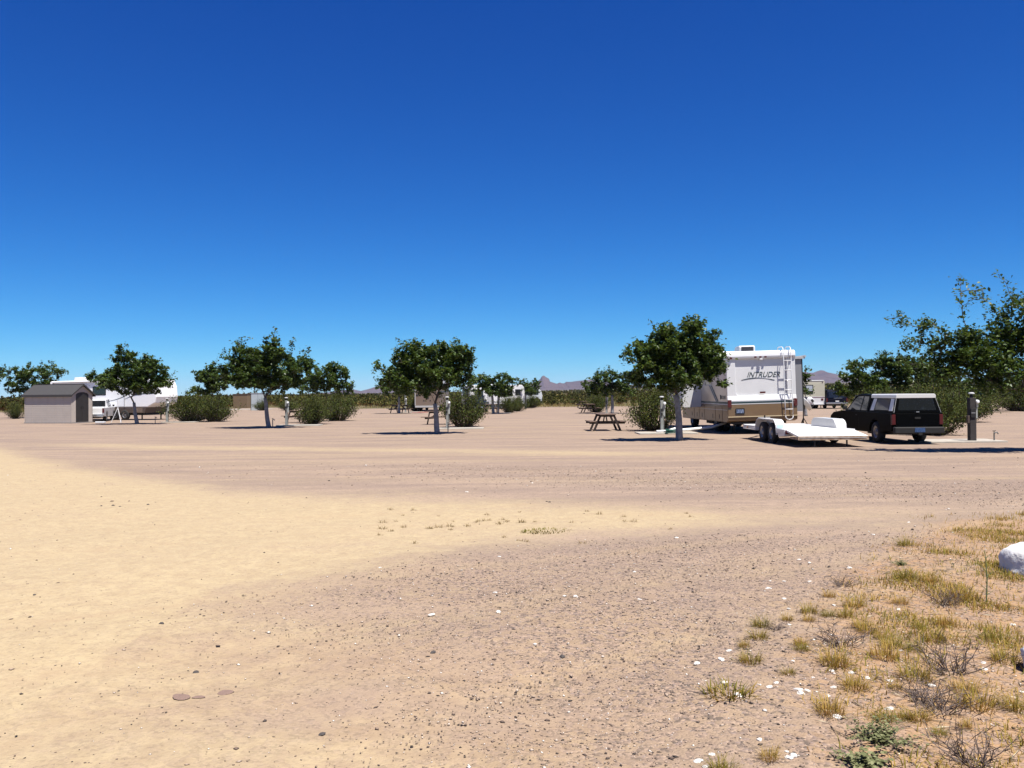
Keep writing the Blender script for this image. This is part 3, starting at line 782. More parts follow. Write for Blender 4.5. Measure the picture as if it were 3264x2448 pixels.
MB().beam((-.8, 2.6, .40), (0, 4.1, .42), .08, .12).beam((.8, 2.6, .40), (0, 4.1, .42), .08, .12).box(-.06, .06, 4.0, 4.35, .38, .48).build('tongue', white, ch)
MB().tube([(.0, 3.7, .02), (0, 3.7, .8)], .03, 8).tube([(0, 3.7, 0), (0, 3.7, .03)], .09, 10).build('tongue_jack', chas, ch)
MB().box(-.75, -.65, -1.9, 2.6, .30, .44).box(.65, .75, -1.9, 2.6, .30, .44).box(-.9, .9, -.55, -.45, .28, .38).box(-.9, .9, .45, .55, .28, .38).box(-.7, .7, 1.5, 1.6, .32, .44).box(-.7, .7, -1.4, -1.3, .32, .44).build('under_frame', chas, ch)
MB().box(-.02, .18, -3.0, -2.5, .20, .30).box(.35, .5, -3.06, -2.7, .22, .29).build('hitch_stub', chas, ch)
MB().tube([(-.55, -3.0, .30), (-.55, -3.0, .02)], .025, 6).tube([(.55, -2.7, .33), (.55, -2.7, .02)], .025, 6).build('tail_prop', chas, ch)
MB().box(-HW+.03, -HW+.22, -1.16, -1.145, .52, .62).build('fender_decal', mat('pale_blue_decal', (.45,.62,.72), .5), ch)

# ------------------------------------------------------------------ pickups: origin under the tail, y forward
def arch(y0, r_, z0, n=9): return [(y0 + r_*math.cos(t), z0 + r_*math.sin(t)) for t in np.linspace(0, math.pi, n)]
def pickup(label, loc, rz, paint, topper=False, name='pickup_truck', hwid=.84, plate=None):
    t = thing(name, label, 'pickup', loc, rz)
    wr = .345
    def tumble(u, v, sd): return 0
    low = [(.02, .47), (.0, .98), (2.02, .99), (2.06, 1.0), (3.88, 1.0), (4.0, 1.005), (4.9, .93), (5.18, .80), (5.24, .60), (5.22, .36)]
    low += [(4.36 + .41, .34)] + arch(4.36, .41, .36) + [(4.36 - .41, .34)] + [(1.31 + .41, .36)] + arch(1.31, .41, .36) + [(1.31 - .41, .36), (.06, .42)]
    body = MB().prism(low, 'x', -hwid, hwid, tumble).build('body', paint, t, bevel=.025)
    cab = [(1.98, .98), (1.98, 1.50), (2.10, 1.57), (2.95, 1.585), (3.15, 1.56), (3.92, .99)]
    def tb2(u, v, sd): return (1 if sd == 0 else -1)*(.03 + max(0, v - .98)*.30)
    c = MB().prism(cab, 'x', -hwid+.02, hwid-.02, tb2).build('cab', paint, t, bevel=.02)
    def win(pl, sd, m_, nm, par, tk=.006):
        f = lambda u, v, s_: 0
        vs_, xo = [], []
        for k in (0, 1):
            for (u, v) in pl:
                x = hwid - .02 - (.03 + max(0, v - .98)*.30) + (tk if k else -.004); vs_.append((sd*x, u, v))
        n = len(pl); return MB().add(vs_, [tuple(range(n)), tuple(range(n, 2*n))] + [(i, (i+1) % n, n+(i+1) % n, n+i) for i in range(n)]).build(nm, m_, par)
    for sd in (-1, 1):
        win([(2.62, 1.04), (3.72, 1.04), (3.62, 1.12), (3.12, 1.50), (2.62, 1.51)], sd, glass, 'side_window', c)
        win([(2.08, 1.04), (2.54, 1.04), (2.54, 1.51), (2.16, 1.50)], sd, glass, 'side_window', c)
    MB().prism([(3.20, 1.53), (3.885, 1.03), (3.90, 1.035), (3.215, 1.54)], 'x', -hwid+.16, hwid-.16).build('windscreen', glass, c)
    MB().box(-hwid+.22, hwid-.22, 1.965, 1.985, 1.06, 1.46).build('rear_window', glass, c)
    if topper:
        def tb3(u, v, sd): return (1 if sd == 0 else -1)*(.03 + max(0, v - .98)*.30)
        tp_ = MB().prism([(.0, .985), (.09, 1.455), (1.93, 1.455), (1.93, .985)], 'x', -hwid+.02, hwid-.02, tb3).build('topper', paint, t, bevel=.015)
        MB().prism(rounded(-hwid+.172, hwid-.172, 1.45, 1.585, .06, (0,0,1,1)), 'y', .075, 1.95).build('topper_roof', white, tp_, bevel=.012)
        def tw(pl, m_, nm, par=tp_):
            return win(pl, -1, m_, nm, par), win(pl, 1, m_, nm, par)
        tw([(.42, 1.07), (1.48, 1.07), (1.44, 1.42), (.48, 1.42)], glass, 'topper_window')
        tw([(1.53, 1.05), (1.80, 1.05), (1.74, 1.435), (1.50, 1.435)], white, 'white_window_frame'); tw([(.12, 1.05), (.38, 1.05), (.44, 1.435), (.20, 1.435)], white, 'white_window_frame')
        d = MB(); P = [(-hwid+.20, .02, 1.07), (hwid-.20, .02, 1.07), (hwid-.27, .09, 1.43), (-hwid+.27, .09, 1.43)]; d.add([(x, y-.012, z) for x, y, z in P] + [(x, y+.03, z) for x, y, z in P], [(0,1,2,3), (7,6,5,4), (0,4,5,1), (1,5,6,2), (2,6,7,3), (3,7,4,0)]); d.build('topper_hatch', glass, tp_)
        for sd in (-1, 1): MB().beam((sd*(hwid-.06), -.005, 1.0), (sd*(hwid-.19), .09, 1.49), .010, .012).build('topper_edge_trim', greyw, tp_)
        MB().box(-.05, .05, -.03, .0, 1.005, 1.035).build('hatch_handle', chrome, tp_)
    else:
        MB().box(-hwid+.06, hwid-.06, .05, 1.95, .50, .56).build('bed_floor', chas, t)
    tg = MB().box(-hwid+.12, hwid-.12, -.018, .02, .50, .96).build('tailgate', paint, t, bevel=.012)
    MB().box(-.09, .09, -.03, -.016, .80, .86).build('tailgate_handle', chas, tg)
    for sd in (-1, 1):
        a, b = sorted((sd*(hwid-.11), sd*(hwid+.004))); MB().box(a, b, -.014, .10, .62, .94).build('tail_light', redl, t, bevel=.012)
        MB().box(min(sd*hwid, sd*(hwid+.14)), max(sd*hwid, sd*(hwid+.14)), 3.55, 3.63, 1.03, 1.17).build('mirror', chas, t, bevel=.02)
        MB().box(min(sd*(hwid-.03), sd*(hwid+.006)), max(sd*(hwid-.03), sd*(hwid+.006)), 2.72, 2.86, .86, .89).build('door_handle', chas, t)
        q = MB()
        for y in (2.58, 3.78): q.box(min(sd*(hwid-.01), sd*(hwid+.0015)), max(sd*(hwid-.01), sd*(hwid+.0015)), y, y+.012, .40, .80)
        q.build('door_seam', chas, t)
        for y in (1.31, 4.36): wheel(t, sd*(hwid-.13), y, wr, .22, sd)
    bm_ = MB().box(-hwid+.02, hwid-.02, -.16, .02, .34, .55).build('rear_bumper', chas if topper else chrome, t, bevel=.03)
    MB().box(-.16, .16, -.172, -.155, .39, .53).build('plate', plate or plateg, bm_)
    MB().box(-.06, .06, -.20, .2, .30, .38).build('tow_hitch', chas, t)
    MB().box(-hwid+.05, hwid-.05, 5.15, 5.30, .40, .58).build('front_bumper', chas if topper else chrome, t, bevel=.03)
    MB().box(-.55, .55, .3, 5.0, .30, .42).box(-.7, .7, 1.26, 1.36, .26, .38).box(-.7, .7, 4.3, 4.42, .26, .38).tube([(.45, .0, .30), (.45, 2.0, .32)], .035, 8).box(-.25, .3, 1.9, 3.2, .22, .34).build('underbody', chas, t)
    return t
pickup('black pickup with a white-roofed bed topper parked beside the white car trailer', (12.70, 27.55, 0), R(.5), blackp, True, hwid=.80)
pickup('white pickup with a red tail light, backed up between the shed and the fifth-wheel', (-29.1, 60.4, 0), R(16), white, False, hwid=.95)
pickup('dark pickup parked under the far mulberry tree, in front of the white travel trailer', (-3.05, 84.0, 0), R(176), navyp, False, plate=white)

# ------------------------------------------------------------------ dark van by the cream camper
vn = thing('parked_van', 'dark blue van with a silver bumper parked beside the cream camper', 'van', (30.9, 83.6, 0), R(-4))
def vt(u, v, sd): return (1 if sd == 0 else -1)*max(0, v - .95)*.22
vb = MB().prism([(0, .42), (-.02, .95), (.16, 1.72), (.4, 1.84), (3.2, 1.84), (4.1, 1.15), (4.9, .98), (4.95, .42)] + [(3.9+.4, .40)] + arch(3.9, .4, .4) + [(3.5, .40), (1.4, .40)] + arch(1.0, .4, .4) + [(.6, .40)], 'x', -1.0, 1.0, vt).build('body', navyp, vn, bevel=.04)
MB().prism([(-.035, 1.05), (.11, 1.66), (.125, 1.66), (-.02, 1.05)], 'x', -.75, .75).build('rear_window', glass, vn)
MB().box(-.98, .98, -.12, .03, .44, .60).build('rear_bumper', chrome, vn, bevel=.03)
MB().box(-.3, .5, -.035, -.005, .99, 1.03).build('chrome_trim', chrome, vn)
for sd in (-1, 1):
    MB().box(min(sd*.86, sd*.99), max(sd*.86, sd*.99), -.03, .04, .66, 1.0).build('tail_light', redl, vn)
    for y in (1.0, 3.9): wheel(vn, sd*.86, y, .36, .22, sd)
    x = sd*(1.0 - .22*.5); q = MB(); a, b = sorted((x - sd*.12, x + sd*.0)); q.box(a, b, .6, 3.3, 1.15, 1.6); q.build('side_window', glass, vn)
MB().box(-.17, .17, -.135, -.115, .66, .78).build('plate', white, vn)
MB().box(-.6, .6, .2, 4.7, .28, .44).build('underbody', chas, vn)

# ------------------------------------------------------------------ cream camper trailer
cc = thing('camper_trailer', 'cream camper trailer with a dark rear window beside the dark van', 'camper', (28.75, 84.2, 0), R(-3))
MB().prism(rounded(-1.2, 1.2, 1.15, 2.75, .16, (0,0,1,1)), 'y', 0, 6.5).build('body', offw, cc, smooth=True)
q = MB()
for i in range(9): q.box(-1.205, 1.205, -.006, 6.4, 1.22 + .145*i, 1.228 + .145*i)
q.build('siding_ribs', mat('siding_rib_cream', (.5,.48,.38), .6), cc)  # raised ribs a little paler than the cream siding
MB().prism(rounded(-1.2, 1.2, .45, 1.14, .02), 'y', -.002, 6.5).build('lower_body', white, cc)
MB().box(-1.206, 1.206, -.010, 6.45, 1.13, 1.17).build('white_band', white, cc)
MB().box(-1.208, 1.208, -.012, 6.45, 1.06, 1.10).build('maroon_band', mat('maroon', (.13,.02,.025), .4), cc)
MB().box(-1.1, 1.1, -.03, .4, 2.66, 2.74).build('roof_edge', white, cc, bevel=.02)
f = MB().prism(rounded(-.62, .12, 1.42, 2.30, .07), 'y', -.02, .01).build('rear_window', black, cc); MB().prism(rounded(-.54, .04, 1.72, 2.22, .05), 'y', -.026, -.015).build('pane', mat('window_blind', (.35,.38,.42), .15), f); MB().prism(rounded(-.54, .04, 1.50, 1.66, .03), 'y', -.026, -.015).build('pane', glass, f)
for sd in (-1, 1):
    MB().box(min(sd*.84, sd*1.05), max(sd*.84, sd*1.05), -.02, .0, .80, .98).build('tail_light', redl, cc); MB().box(min(sd*.95, sd*1.03), max(sd*.95, sd*1.03), -.035, .0, 2.5, 2.58).build('marker_light', redl, cc)
    for y in (2.9, 3.75): wheel(cc, sd*1.02, y, .34, .2, sd)
MB().prism([(2.2, 2.74), (2.25, 3.05), (2.9, 3.05), (3.1, 2.74)], 'x', -.5, -.05).build('roof_air_conditioner', white, cc, bevel=.04)
MB().box(-1.0, 1.0, .1, 6.4, .34, .46).box(-.06, .06, 6.4, 7.6, .36, .46).build('chassis', chas, cc)
MB().box(-1.15, 1.15, -.12, .0, .40, .50).build('rear_bumper', white, cc)
MB().lathe([(.02, -.10), (.28, -.10), (.33, -.06), (.33, .09), (.0, .09)], (-.25, -.14, .80), 'y', 24).build('spare_wheel_cover', white, cc, smooth=2)
for x in (-.9, .9): MB().tube([(x, .3, .4), (x, .3, 0)], .04, 6).build('stabiliser_leg', chas, cc)

# ------------------------------------------------------------------ long fifth-wheel trailer on the far side of the shed
fw_ = thing('fifth_wheel_trailer', 'long white fifth-wheel trailer with dark swooshes and a brown skirt behind the shed', 'trailer', (-35.2, 66.9, 0), R(-17))
FL = 9.6                                                   # x runs along the trailer (rear at 0), its near side faces -y
MB().prism([(0, .95), (0, 2.88), (.15, 2.95), (FL-.7, 3.05), (FL-.25, 2.95), (FL-.02, 2.45), (FL+.06, 1.7), (FL-.05, 1.25), (FL-.6, 1.0), (FL-.7, .95)], 'y', 0, 2.45).build('body', mat('bright_white', (.80,.80,.80), .35), fw_, bevel=.06)
MB().prism([(.05, .52), (.05, .95), (FL-.8, .95), (FL-.95, .52)], 'y', .0, 2.4).build('lower_skirt', brown_skirt, fw_, bevel=.02)
for x in (1.9, 3.2, 7.6): MB().box(x, x+.85, -.012, .0, .56, .90).build('storage_door', tand, fw_)
for i, (x0, z0, x1, z1, x2, z2, w_) in enumerate(((4.7, 1.35, 6.6, 1.42, 7.6, 2.2, .055), (6.9, 1.55, 7.9, 2.0, 9.45, 1.98, .08), (4.1, 2.3, 5.0, 2.5, 6.3, 2.8, .16), (4.8, 2.2, 5.7, 2.4, 6.9, 2.8, .08))):
    q = MB(); P0, P1, P2 = [Vector((a, -.008 - .001*i, b)) for a, b in ((x0, z0), (x1, z1), (x2, z2))]
    pts = [((1-t)**2*P0 + 2*t*(1-t)*P1 + t*t*P2) for t in np.linspace(0, 1, 10)]
    for j, (a, b) in enumerate(zip(pts[:-1], pts[1:])): q.beam(a, b, .006, w_*(.25 + .9*j/9), up=(-.5, 0, .86))
    q.build('swoosh', green_l, fw_)
f = MB().box(2.9, 3.5, -.012, .0, 1.0, 2.75).build('entry_door', white, fw_); MB().box(2.96, 3.44, -.018, -.01, 1.9, 2.6).build('door_window', glass, f); MB().box(3.36, 3.42, -.03, -.01, 1.5, 1.7).build('door_handle', chas, f)
for x0, x1 in ((.8, 2.2), (4.0, 5.2), (7.6, 8.4)):
    f = MB().prism(rounded(x0, x1, 1.85, 2.5, .06), 'y', -.014, .0).build('window', black, fw_); MB().box(x0+.06, x1-.06, -.02, -.012, 1.91, 2.44).build('pane', glass, f)
for x in (4.15, 5.05):
    wheel(fw_, 0, 0, .37, .22, -1).location = (0, 0, 0)
for o_, x in zip([c for c in fw_.children if c.name.startswith('wheel')], (6.0, 6.9)):
    o_.rotation_euler = (0, 0, R(90)); o_.location = (x, .07, 0)
for x in (FL-1.3, ): MB().tube([(x, .15, .02), (x, .15, .9)], .05, 8).tube([(x, 2.2, .02), (x, 2.2, .9)], .05, 8).box(x-.12, x+.12, .03, .27, 0, .03).box(x-.12, x+.12, 2.08, 2.32, 0, .03).build('landing_leg', chas, fw_)
MB().box(.2, FL-1.0, .2, 2.2, .36, .52).build('chassis', chas, fw_)
for x in (1.4, 4.9): MB().prism([(x, 2.95), (x+.05, 3.24), (x+.6, 3.26), (x+.9, 2.95)], 'y', .9, 1.6).build('roof_air_conditioner', white, fw_, bevel=.04)
MB().tube([(2.6, 1.2, 2.9), (2.6, 1.2, 3.3)], .02, 6).lathe([(.02, 3.3), (.14, 3.28), (.15, 3.22), (.02, 3.20)], (2.6, 1.2, 0), 'z', 12).build('roof_antenna', white, fw_)
MB().tube([(.3, -.06, 2.85), (FL-2.6, -.06, 2.92)], .06, 10).build('awning_roll', white, fw_)
q = MB()
for x in (.35, FL-2.7): q.tube([(x, -.05, 2.85), (x, -.04, 1.0)], .022, 6)
q.build('awning_arms', greyw, fw_)
ldr = MB()
for y in (1.5, 1.85): ldr.tube([(-.12, y, .7), (-.12, y, 3.1)], .015, 6)
ldr = ldr.build('ladder', greyw, fw_)
for i in range(7): MB().tube([(-.12, 1.5, .8+.36*i), (-.12, 1.85, .8+.36*i)], .012, 6).build('rung', greyw, ldr)

# ------------------------------------------------------------------ far motorhome seen past the leaning tree
m2 = thing('motorhome', 'smaller far motorhome with a tan tail and white upper body behind the leaning tree', 'motorhome', (-8.55, 88.5, 0), R(-2))
MB().prism(rounded(-1.25, 1.25, .55, 2.05, .03), 'y', 0, 9).build('lower_body', tand, m2, bevel=.03)
MB().prism(rounded(-1.25, 1.25, 2.055, 3.25, .14, (0,0,1,1)), 'y', .02, 9).build('upper_body', white, m2, smooth=True)
MB().box(-1.0, 1.0, -.012, .0, 2.25, 2.85).build('rear_window', glass, m2)
MB().box(-1.22, 1.22, -.14, .02, .38, .56).build('rear_bumper', greyw, m2, bevel=.02)
MB().box(-1.262, -1.18, -.015, .1, .6, 3.0).build('corner_trim', greyw, m2)
for x in (-1, 1): MB().box(x*1.02-.12, x*1.02+.12, -.02, .0, 1.55, 1.72).build('tail_light', black, m2)
MB().box(-.16, .16, -.02, .0, 1.30, 1.38).build('tail_badge', chas, m2); MB().box(-.06, .06, -.03, .0, 1.46, 1.54).build('plate_lamp', white, m2)
for x in (-.35, .30): MB().lathe([(.0, -.02), (.06, -.02), (.06, .0)], (x, 0, 1.08), 'y', 10).build('reflector', chas, m2)
MB().box(1.252, 1.26, 1.0, 7.5, 1.95, 2.02).build('flank_line', green_l, m2)
for y in (1.2, 3.4, 5.8): MB().box(1.252, 1.264, y, y+1.2, 2.2, 2.85).build('window', glass, m2)
MB().prism([(2.2, 3.24), (2.25, 3.52), (2.9, 3.52), (3.1, 3.24)], 'x', -.4, .3).build('roof_air_conditioner', white, m2, bevel=.04)
for x, sd in ((-1.0, -1), (1.0, 1)):
    for y in (2.6, 7.2): wheel(m2, x, y, .42, .26, sd)
MB().box(-1.1, 1.1, .3, 8.8, .38, .55).build('chassis', chas, m2)

# ------------------------------------------------------------------ plain travel trailers far back
def travel_trailer(label, loc, rz, L_=6.5, H=2.85, awning=False, m_=white):
    t = thing('travel_trailer', label, 'trailer', loc, rz)
    MB().prism([(0, .55), (-.02, 1.6), (.12, H-.1), (.3, H), (L_-.3, H), (L_-.05, H-.25), (L_+.1, 1.4), (L_, .55)], 'y', 0, 2.3).build('body', m_, t, bevel=.05)
    MB().box(.05, L_-.05, -.008, .0, .75, .83).build('stripe', green_l, t)
    for x0, x1 in ((.5, 1.6), (3.0, 4.2), (L_-1.2, L_-.5)):
        f = MB().prism(rounded(x0, x1, 1.5, 2.2, .05), 'y', -.012, .0).build('window', black, t); MB().box(x0+.05, x1-.05, -.017, -.01, 1.56, 2.14).build('pane', glass, t if False else f)
    f = MB().box(2.1, 2.7, -.012, .0, .65, 2.45).build('entry_door', greyw, t); MB().box(2.2, 2.6, -.018, -.01, 1.6, 2.2).build('door_window', glass, f)
    e = MB().box(-.03, .0, .5, 1.8, 1.3, 2.2).build('end_window', glass, t)
    for o_x in (L_*.45, L_*.45+.8):
        w0 = wheel(t, 0, 0, .34, .2, -1); w0.rotation_euler = (0, 0, R(90)); w0.location = (o_x, .12, 0)
        w0 = wheel(t, 0, 0, .34, .2, -1); w0.rotation_euler = (0, 0, R(-90)); w0.location = (o_x, 2.18, 0)
    MB().box(.2, L_-.2, .15, 2.15, .36, .54).box(L_, L_+1.1, 1.1, 1.2, .38, .48).tube([(L_+.9, 1.15, 0), (L_+.9, 1.15, .6)], .04, 6).build('chassis', chas, t)
    MB().prism([(2.6, H-.02), (2.65, H+.28), (3.3, H+.28), (3.5, H-.02)], 'y', .8, 1.4).build('roof_air_conditioner', white, t, bevel=.03)
    return t
travel_trailer('white travel trailer with a dark end window behind the far grey-trunked tree', (-4.6, 96.5, 0), R(28), 6.8, 2.7)
travel_trailer('most distant white trailer, small and low between the two far trees', (-.9, 131, 0), R(8), 5.4, 2.3)
travel_trailer('grey trailer whose corner shows past the last post by the tall loose tree', (42.6, 72.0, 0), R(-38), 6.5, 2.9, m_=greyw)
# ------------------------------------------------------------------ garden shed; x along its long side, door in the +x gable
shed_w = mat('shed_taupe', (.42,.37,.325), .75, var=.08, scale=2)
shed_r = mat('shed_roof', (.042,.040,.040), .85, scale=14, col2=(.03,.028,.028), bump=.5, bscale=50)
shed_d = mat('shed_door', (.022,.019,.017), .6, var=.2, scale=4)
shed_t = mat('shed_fascia', (.035,.032,.032), .7)
sh = thing('storage_shed', 'small taupe storage shed with dark gable roof and arched brown double door', 'shed', (-32.5, 58.6, 0), math.atan2(-.92, 3.57))
SL, SW, SE, SR = 3.68, 1.95, 1.95, 2.55
pn = 6; pl = SL/pn
for i in range(pn):                                      # moulded wall panels
    MB().box(i*pl+.004, (i+1)*pl-.004, 0, .05, .06, SE).build('wall_panel', shed_w, sh, bevel=.006)
q = MB()
for i in range(15): q.box(.03, SL-.03, -.004, .0, .17+.12*i, .178+.12*i)
q.build('siding_grooves', mat('shed_groove', (.34,.30,.26), .8), sh)
MB().box(0, SL, SW-.05, SW, .06, SE).build('back_wall', shed_w, sh)
dw0, dw1 = SW*.20, SW*.81; dc = (dw0+dw1)/2; dr = (dw1-dw0)/2
gab = [(0, .06), (0, SE), (SW/2, SR-.03), (SW, SE), (SW, .06), (dw1, .06), (dw1, 1.86)] + [(dc + dr*math.cos(t), 1.86 + .20*math.sin(t)) for t in np.linspace(0, math.pi, 11)[1:-1]] + [(dw0, 1.86), (dw0, .06)]
MB().prism(gab, 'x', SL-.05, SL).build('gable_wall', shed_w, sh)
MB().prism([(0, .06), (0, SE), (SW/2, SR-.03), (SW, SE), (SW, .06)], 'x', 0, .05).build('gable_wall', shed_w, sh)
for a, b in ((dw0, dc-.006), (dc+.006, dw1)):
    pts = [(a, .07), (b, .07)] + [(y, 1.86 + .20*math.sqrt(max(0, 1-((y-dc)/dr)**2)) - .004) for y in np.linspace(b, a, 7)]
    d = MB().prism(pts, 'x', SL-.04, SL-.012).build('door_leaf', shed_d, sh)
    yy0 = b-.10 if a < dc-.1 else a+.06; MB().box(SL-.012, SL+.012, yy0, yy0+.04, .95, 1.1).build('door_handle', chas, d)
MB().box(-.04, SL+.04, -.04, SW+.04, -.03, .065).build('floor_slab', mat('shed_floor', (.2,.18,.17), .9), sh)
for sgn, y0 in ((0, -.12), (1, SW+.12)):
    ye, ze = y0, SE - .10
    MB().prism([(ye, ze), (SW/2, SR), (SW/2, SR+.05), (ye, ze+.05)], 'x', -.14, SL+.14).build('roof_panel', shed_r, sh)
    a, b = (ye-.012, ye+.012); MB().box(-.145, SL+.145, min(a, b), max(a, b), ze-.10, ze+.045).build('eave_board', shed_t, sh)
    for x in (-.15, SL+.135): MB().prism([(ye, ze-.05), (SW/2, SR-.04), (SW/2, SR+.055), (ye, ze+.055)], 'x', x, x+.015).build('barge_board', shed_t, sh)
MB().box(-.15, SL+.15, SW/2-.06, SW/2+.06, SR+.035, SR+.065).build('ridge_cap', shed_r, sh)
for x in (.0, SL): MB().box(x-.02, x+.02, -.018, .03, .06, SE-.12).build('corner_trim', shed_w, sh)

# ------------------------------------------------------------------ picnic tables: x across, y along
wood_top = mat('table_plank', (.16,.105,.072), .8, scale=5, col2=(.11,.07,.05), bump=.3, bscale=18)
wood_leg = mat('table_leg', (.03,.017,.012), .8, var=.3, scale=6)
def table_proto():
    t = thing('picnic_table', '', 'table')
    L_ = 1.85; pw = .138
    me = None
    def plank(x, z, th):
        o = MB().box(-pw/2, pw/2, -L_/2, L_/2, 0, th).build('plank', wood_top, t, bevel=.006); o.location = (x, 0, z); return o
    p0 = plank(-2*(pw+.008), .72, .038)
    def again(x, z): o = p0.copy(); COL.objects.link(o); o.parent = t; o.location = (x, 0, z); return o
    for i in (-1, 0, 1, 2): again(i*(pw+.008), .72)
    for s_ in (-1, 1):
        again(s_*.60, .405); again(s_*.745, .405)
    for y in (-.62, .62):
        MB().box(-.36, .36, y-.02, y+.02, .63, .72).build('top_batten', wood_leg, t); MB().box(-.80, .80, y+.022, y+.06, .315, .405).build('bench_bearer', wood_leg, t)
        for s_ in (-1, 1): MB().beam((s_*.30, y-.002, .70), (s_*.60, y-.002, -.01), .040, .095, up=(1,0,0)).build('leg', wood_leg, t)
        MB().beam((0, y*.95, .40), (0, y*.28, .71), .09, .04, up=(1,0,0)).build('brace', wood_leg, t)
    return t
TB = table_proto(); first = [True]
def table(x, y, rz, label):
    o = TB if first[0] else copy_tree(TB); first[0] = False
    o.location = (x, y, 0); o.rotation_euler = (0, 0, rz); tag(o, label, 'picnic table', 'wooden picnic tables')
table(4.22, 39.9, R(2), 'brown wooden picnic table end-on in open gravel, clear of any tree')
table(-13.35, 55.5, R(62), 'picnic table half hidden by the dense green shrub near the standpipe tree')
table(-4.0, 49.8, R(70), 'picnic table behind the leaning pale trunk and the grey meter post')
table(-10.35, 80.8, R(64), 'small far picnic table around the foot of a white-trunked tree')
table(6.7, 76.5, R(6), 'far picnic table just past the one in the open, below the dark shrub')
table(8.3, 101.5, R(12), 'most distant picnic table, against the edge of the scrub')
table(-2.05, 80.5, R(95), 'dark far picnic table beside the grey tree trunk and dark pickup')
table(31.6, 59.6, R(82), 'picnic table seen lengthwise past the dark wooden post')
table(38.5, 62.0, R(84), 'picnic table next to the grey trailer, past the lengthwise one')

# ------------------------------------------------------------------ utility posts
post_m = mat('grey_post', (.26,.27,.25), .8, scale=5, col2=(.19,.195,.18), bump=.2)
post_d = mat('dark_wood_post', (.035,.029,.029), .85, scale=6, col2=(.02,.017,.017), bump=.5, bscale=20)
meter_g = mat('meter_glass', (.75,.76,.75), .15)
box_g = mat('meter_box_grey', (.34,.35,.33), .6, var=.1, scale=4)
conc = mat('pale_concrete', (.36,.33,.28), .9, scale=4, col2=(.29,.26,.22), bump=.3)
copper = mat('galvanised_pipe', (.20,.19,.18), .5, metal=.5, var=.3, scale=10)
def post(x, y, h, label, rz=0, w_=.12, dark=False, group='utility posts of the camping sites'):
    t = thing('utility_post', label, 'utility post', (x, y, 0), rz, group); m_ = post_d if dark else post_m
    MB().box(-w_/2, w_/2, -w_/2, w_/2, -.05, h-.18).build('post', m_, t, bevel=.008)
    lc = MB().lathe([(.05, h-.18), (.055, h-.10), (.04, h-.10), (.04, h-.05)], (0,0,0), 'z', 14).build('lantern', chas, t)
    MB().lathe([(.10, h-.055), (.095, h-.03), (.06, h-.005), (.0, h)], (0,0,0), 'z', 16).build('lantern_cap', greyw, lc)
    mb_ = MB().box(w_/2, w_/2+.09, -.06, .05, h-.50, h-.24).build('meter_socket', box_g, t, bevel=.01)
    MB().lathe([(.055, -.06), (.055, -.13), (.04, -.15), (.0, -.155)], (w_/2+.045, 0, h-.31), 'y', 14).build('meter_dome', meter_g, mb_)
    ob = MB().box(-w_/2+.012, w_/2-.035, -w_/2-.03, -w_/2, h-.82, h-.52).build('outlet_panel', chas, t, bevel=.006)
    MB().box(-w_/2+.02, w_/2-.045, -w_/2-.036, -w_/2-.03, h-.68, h-.665).build('outlet_hinge', greyw, ob)
    MB().box(w_/2, w_/2+.07, -.05, .06, h-.86, h-.52).build('breaker_box', box_g, t, bevel=.01)
    MB().tube([(w_/2+.03, .02, -.03), (w_/2+.03, .02, h-.85)], .014, 6).build('conduit', copper, t)
    return t
def slab(x, y, sx, sy, label, rz=0):
    o = MB().prism(rounded(-sx/2, sx/2, -sy/2, sy/2, .08), 'z', -.05, .05).build('concrete_pad', conc, bevel=.01); o.location = (x, y, 0); o.rotation_euler = (0, 0, rz)
    return tag(o, label, 'concrete pad', 'concrete pads at the posts')
def standpipe(x, y, label, h=.36):
    t = thing('standpipe', label, 'standpipe', (x, y, 0), 0, 'water standpipes')
    MB().tube([(0,0,-.05), (0,0,h-.05), (0,-.01,h)], .024, 8).build('pipe', copper, t); MB().tube([(-.02,0,h-.02), (.09,-.02,h+.01), (.12,-.02,h-.05)], .022, 8).build('spout', copper, t)
    MB().tube([(0,0,h), (0,0,h+.05)], .012, 6).tube([(-.05,0,h+.05), (.06,0,h+.06)], .012, 6).build('handle', chas, t)
post(-22.75, 57.9, 1.62, 'grey utility post with meter in front of the fifth-wheel nose'); slab(-21.9, 58.1, 2.2, 1.3, 'pale concrete pad below the post by the fifth-wheel')
post(-12.66, 49.25, 1.62, 'grey utility post with meter beside the whitewashed standpipe tree'); slab(-12.0, 49.6, 2.4, 1.3, 'pale concrete pad below the post by the standpipe tree')
post(-3.17, 42.85, 1.60, 'grey utility post right beside the leaning pale trunk'); slab(-2.5, 43.1, 2.2, 1.3, 'pale concrete pad below the post by the leaning trunk')
post(6.23, 36.6, 1.55, 'grey utility post with white hose and green coil at its foot'); slab(6.35, 36.4, 2.4, 1.5, 'pale concrete pad under the coiled green hose')
post(14.95, 28.6, 1.62, 'thick dark wooden utility post right of the black pickup'.replace(' right of', ' beside'), w_=.20, dark=True); slab(14.6, 28.9, 2.6, 1.5, 'pale concrete pad under the dark wooden post')
post(-10.16, 83.5, 1.6, 'far grey utility post between a white-trunked tree and the tan motorhome'); slab(-9.8, 83.8, 1.6, 1.2, 'far concrete pad by the red mat')
post(-1.22, 76.1, 1.6, 'far grey utility post beside the grey tree trunk'); slab(-.9, 76.3, 1.6, 1.2, 'far concrete pad by the grey tree trunk')
post(7.78, 72.6, 1.6, 'far pale utility post standing in line with the open picnic table'); slab(8.0, 72.9, 1.6, 1.2, 'far concrete pad behind the open picnic table')
post(43.3, 75.5, 1.6, 'far utility post next to the grey trailer')
tw = thing('transformer_box', 'small brown control box on the side of the dark wooden post', 'control box', (14.82, 28.52, 0))
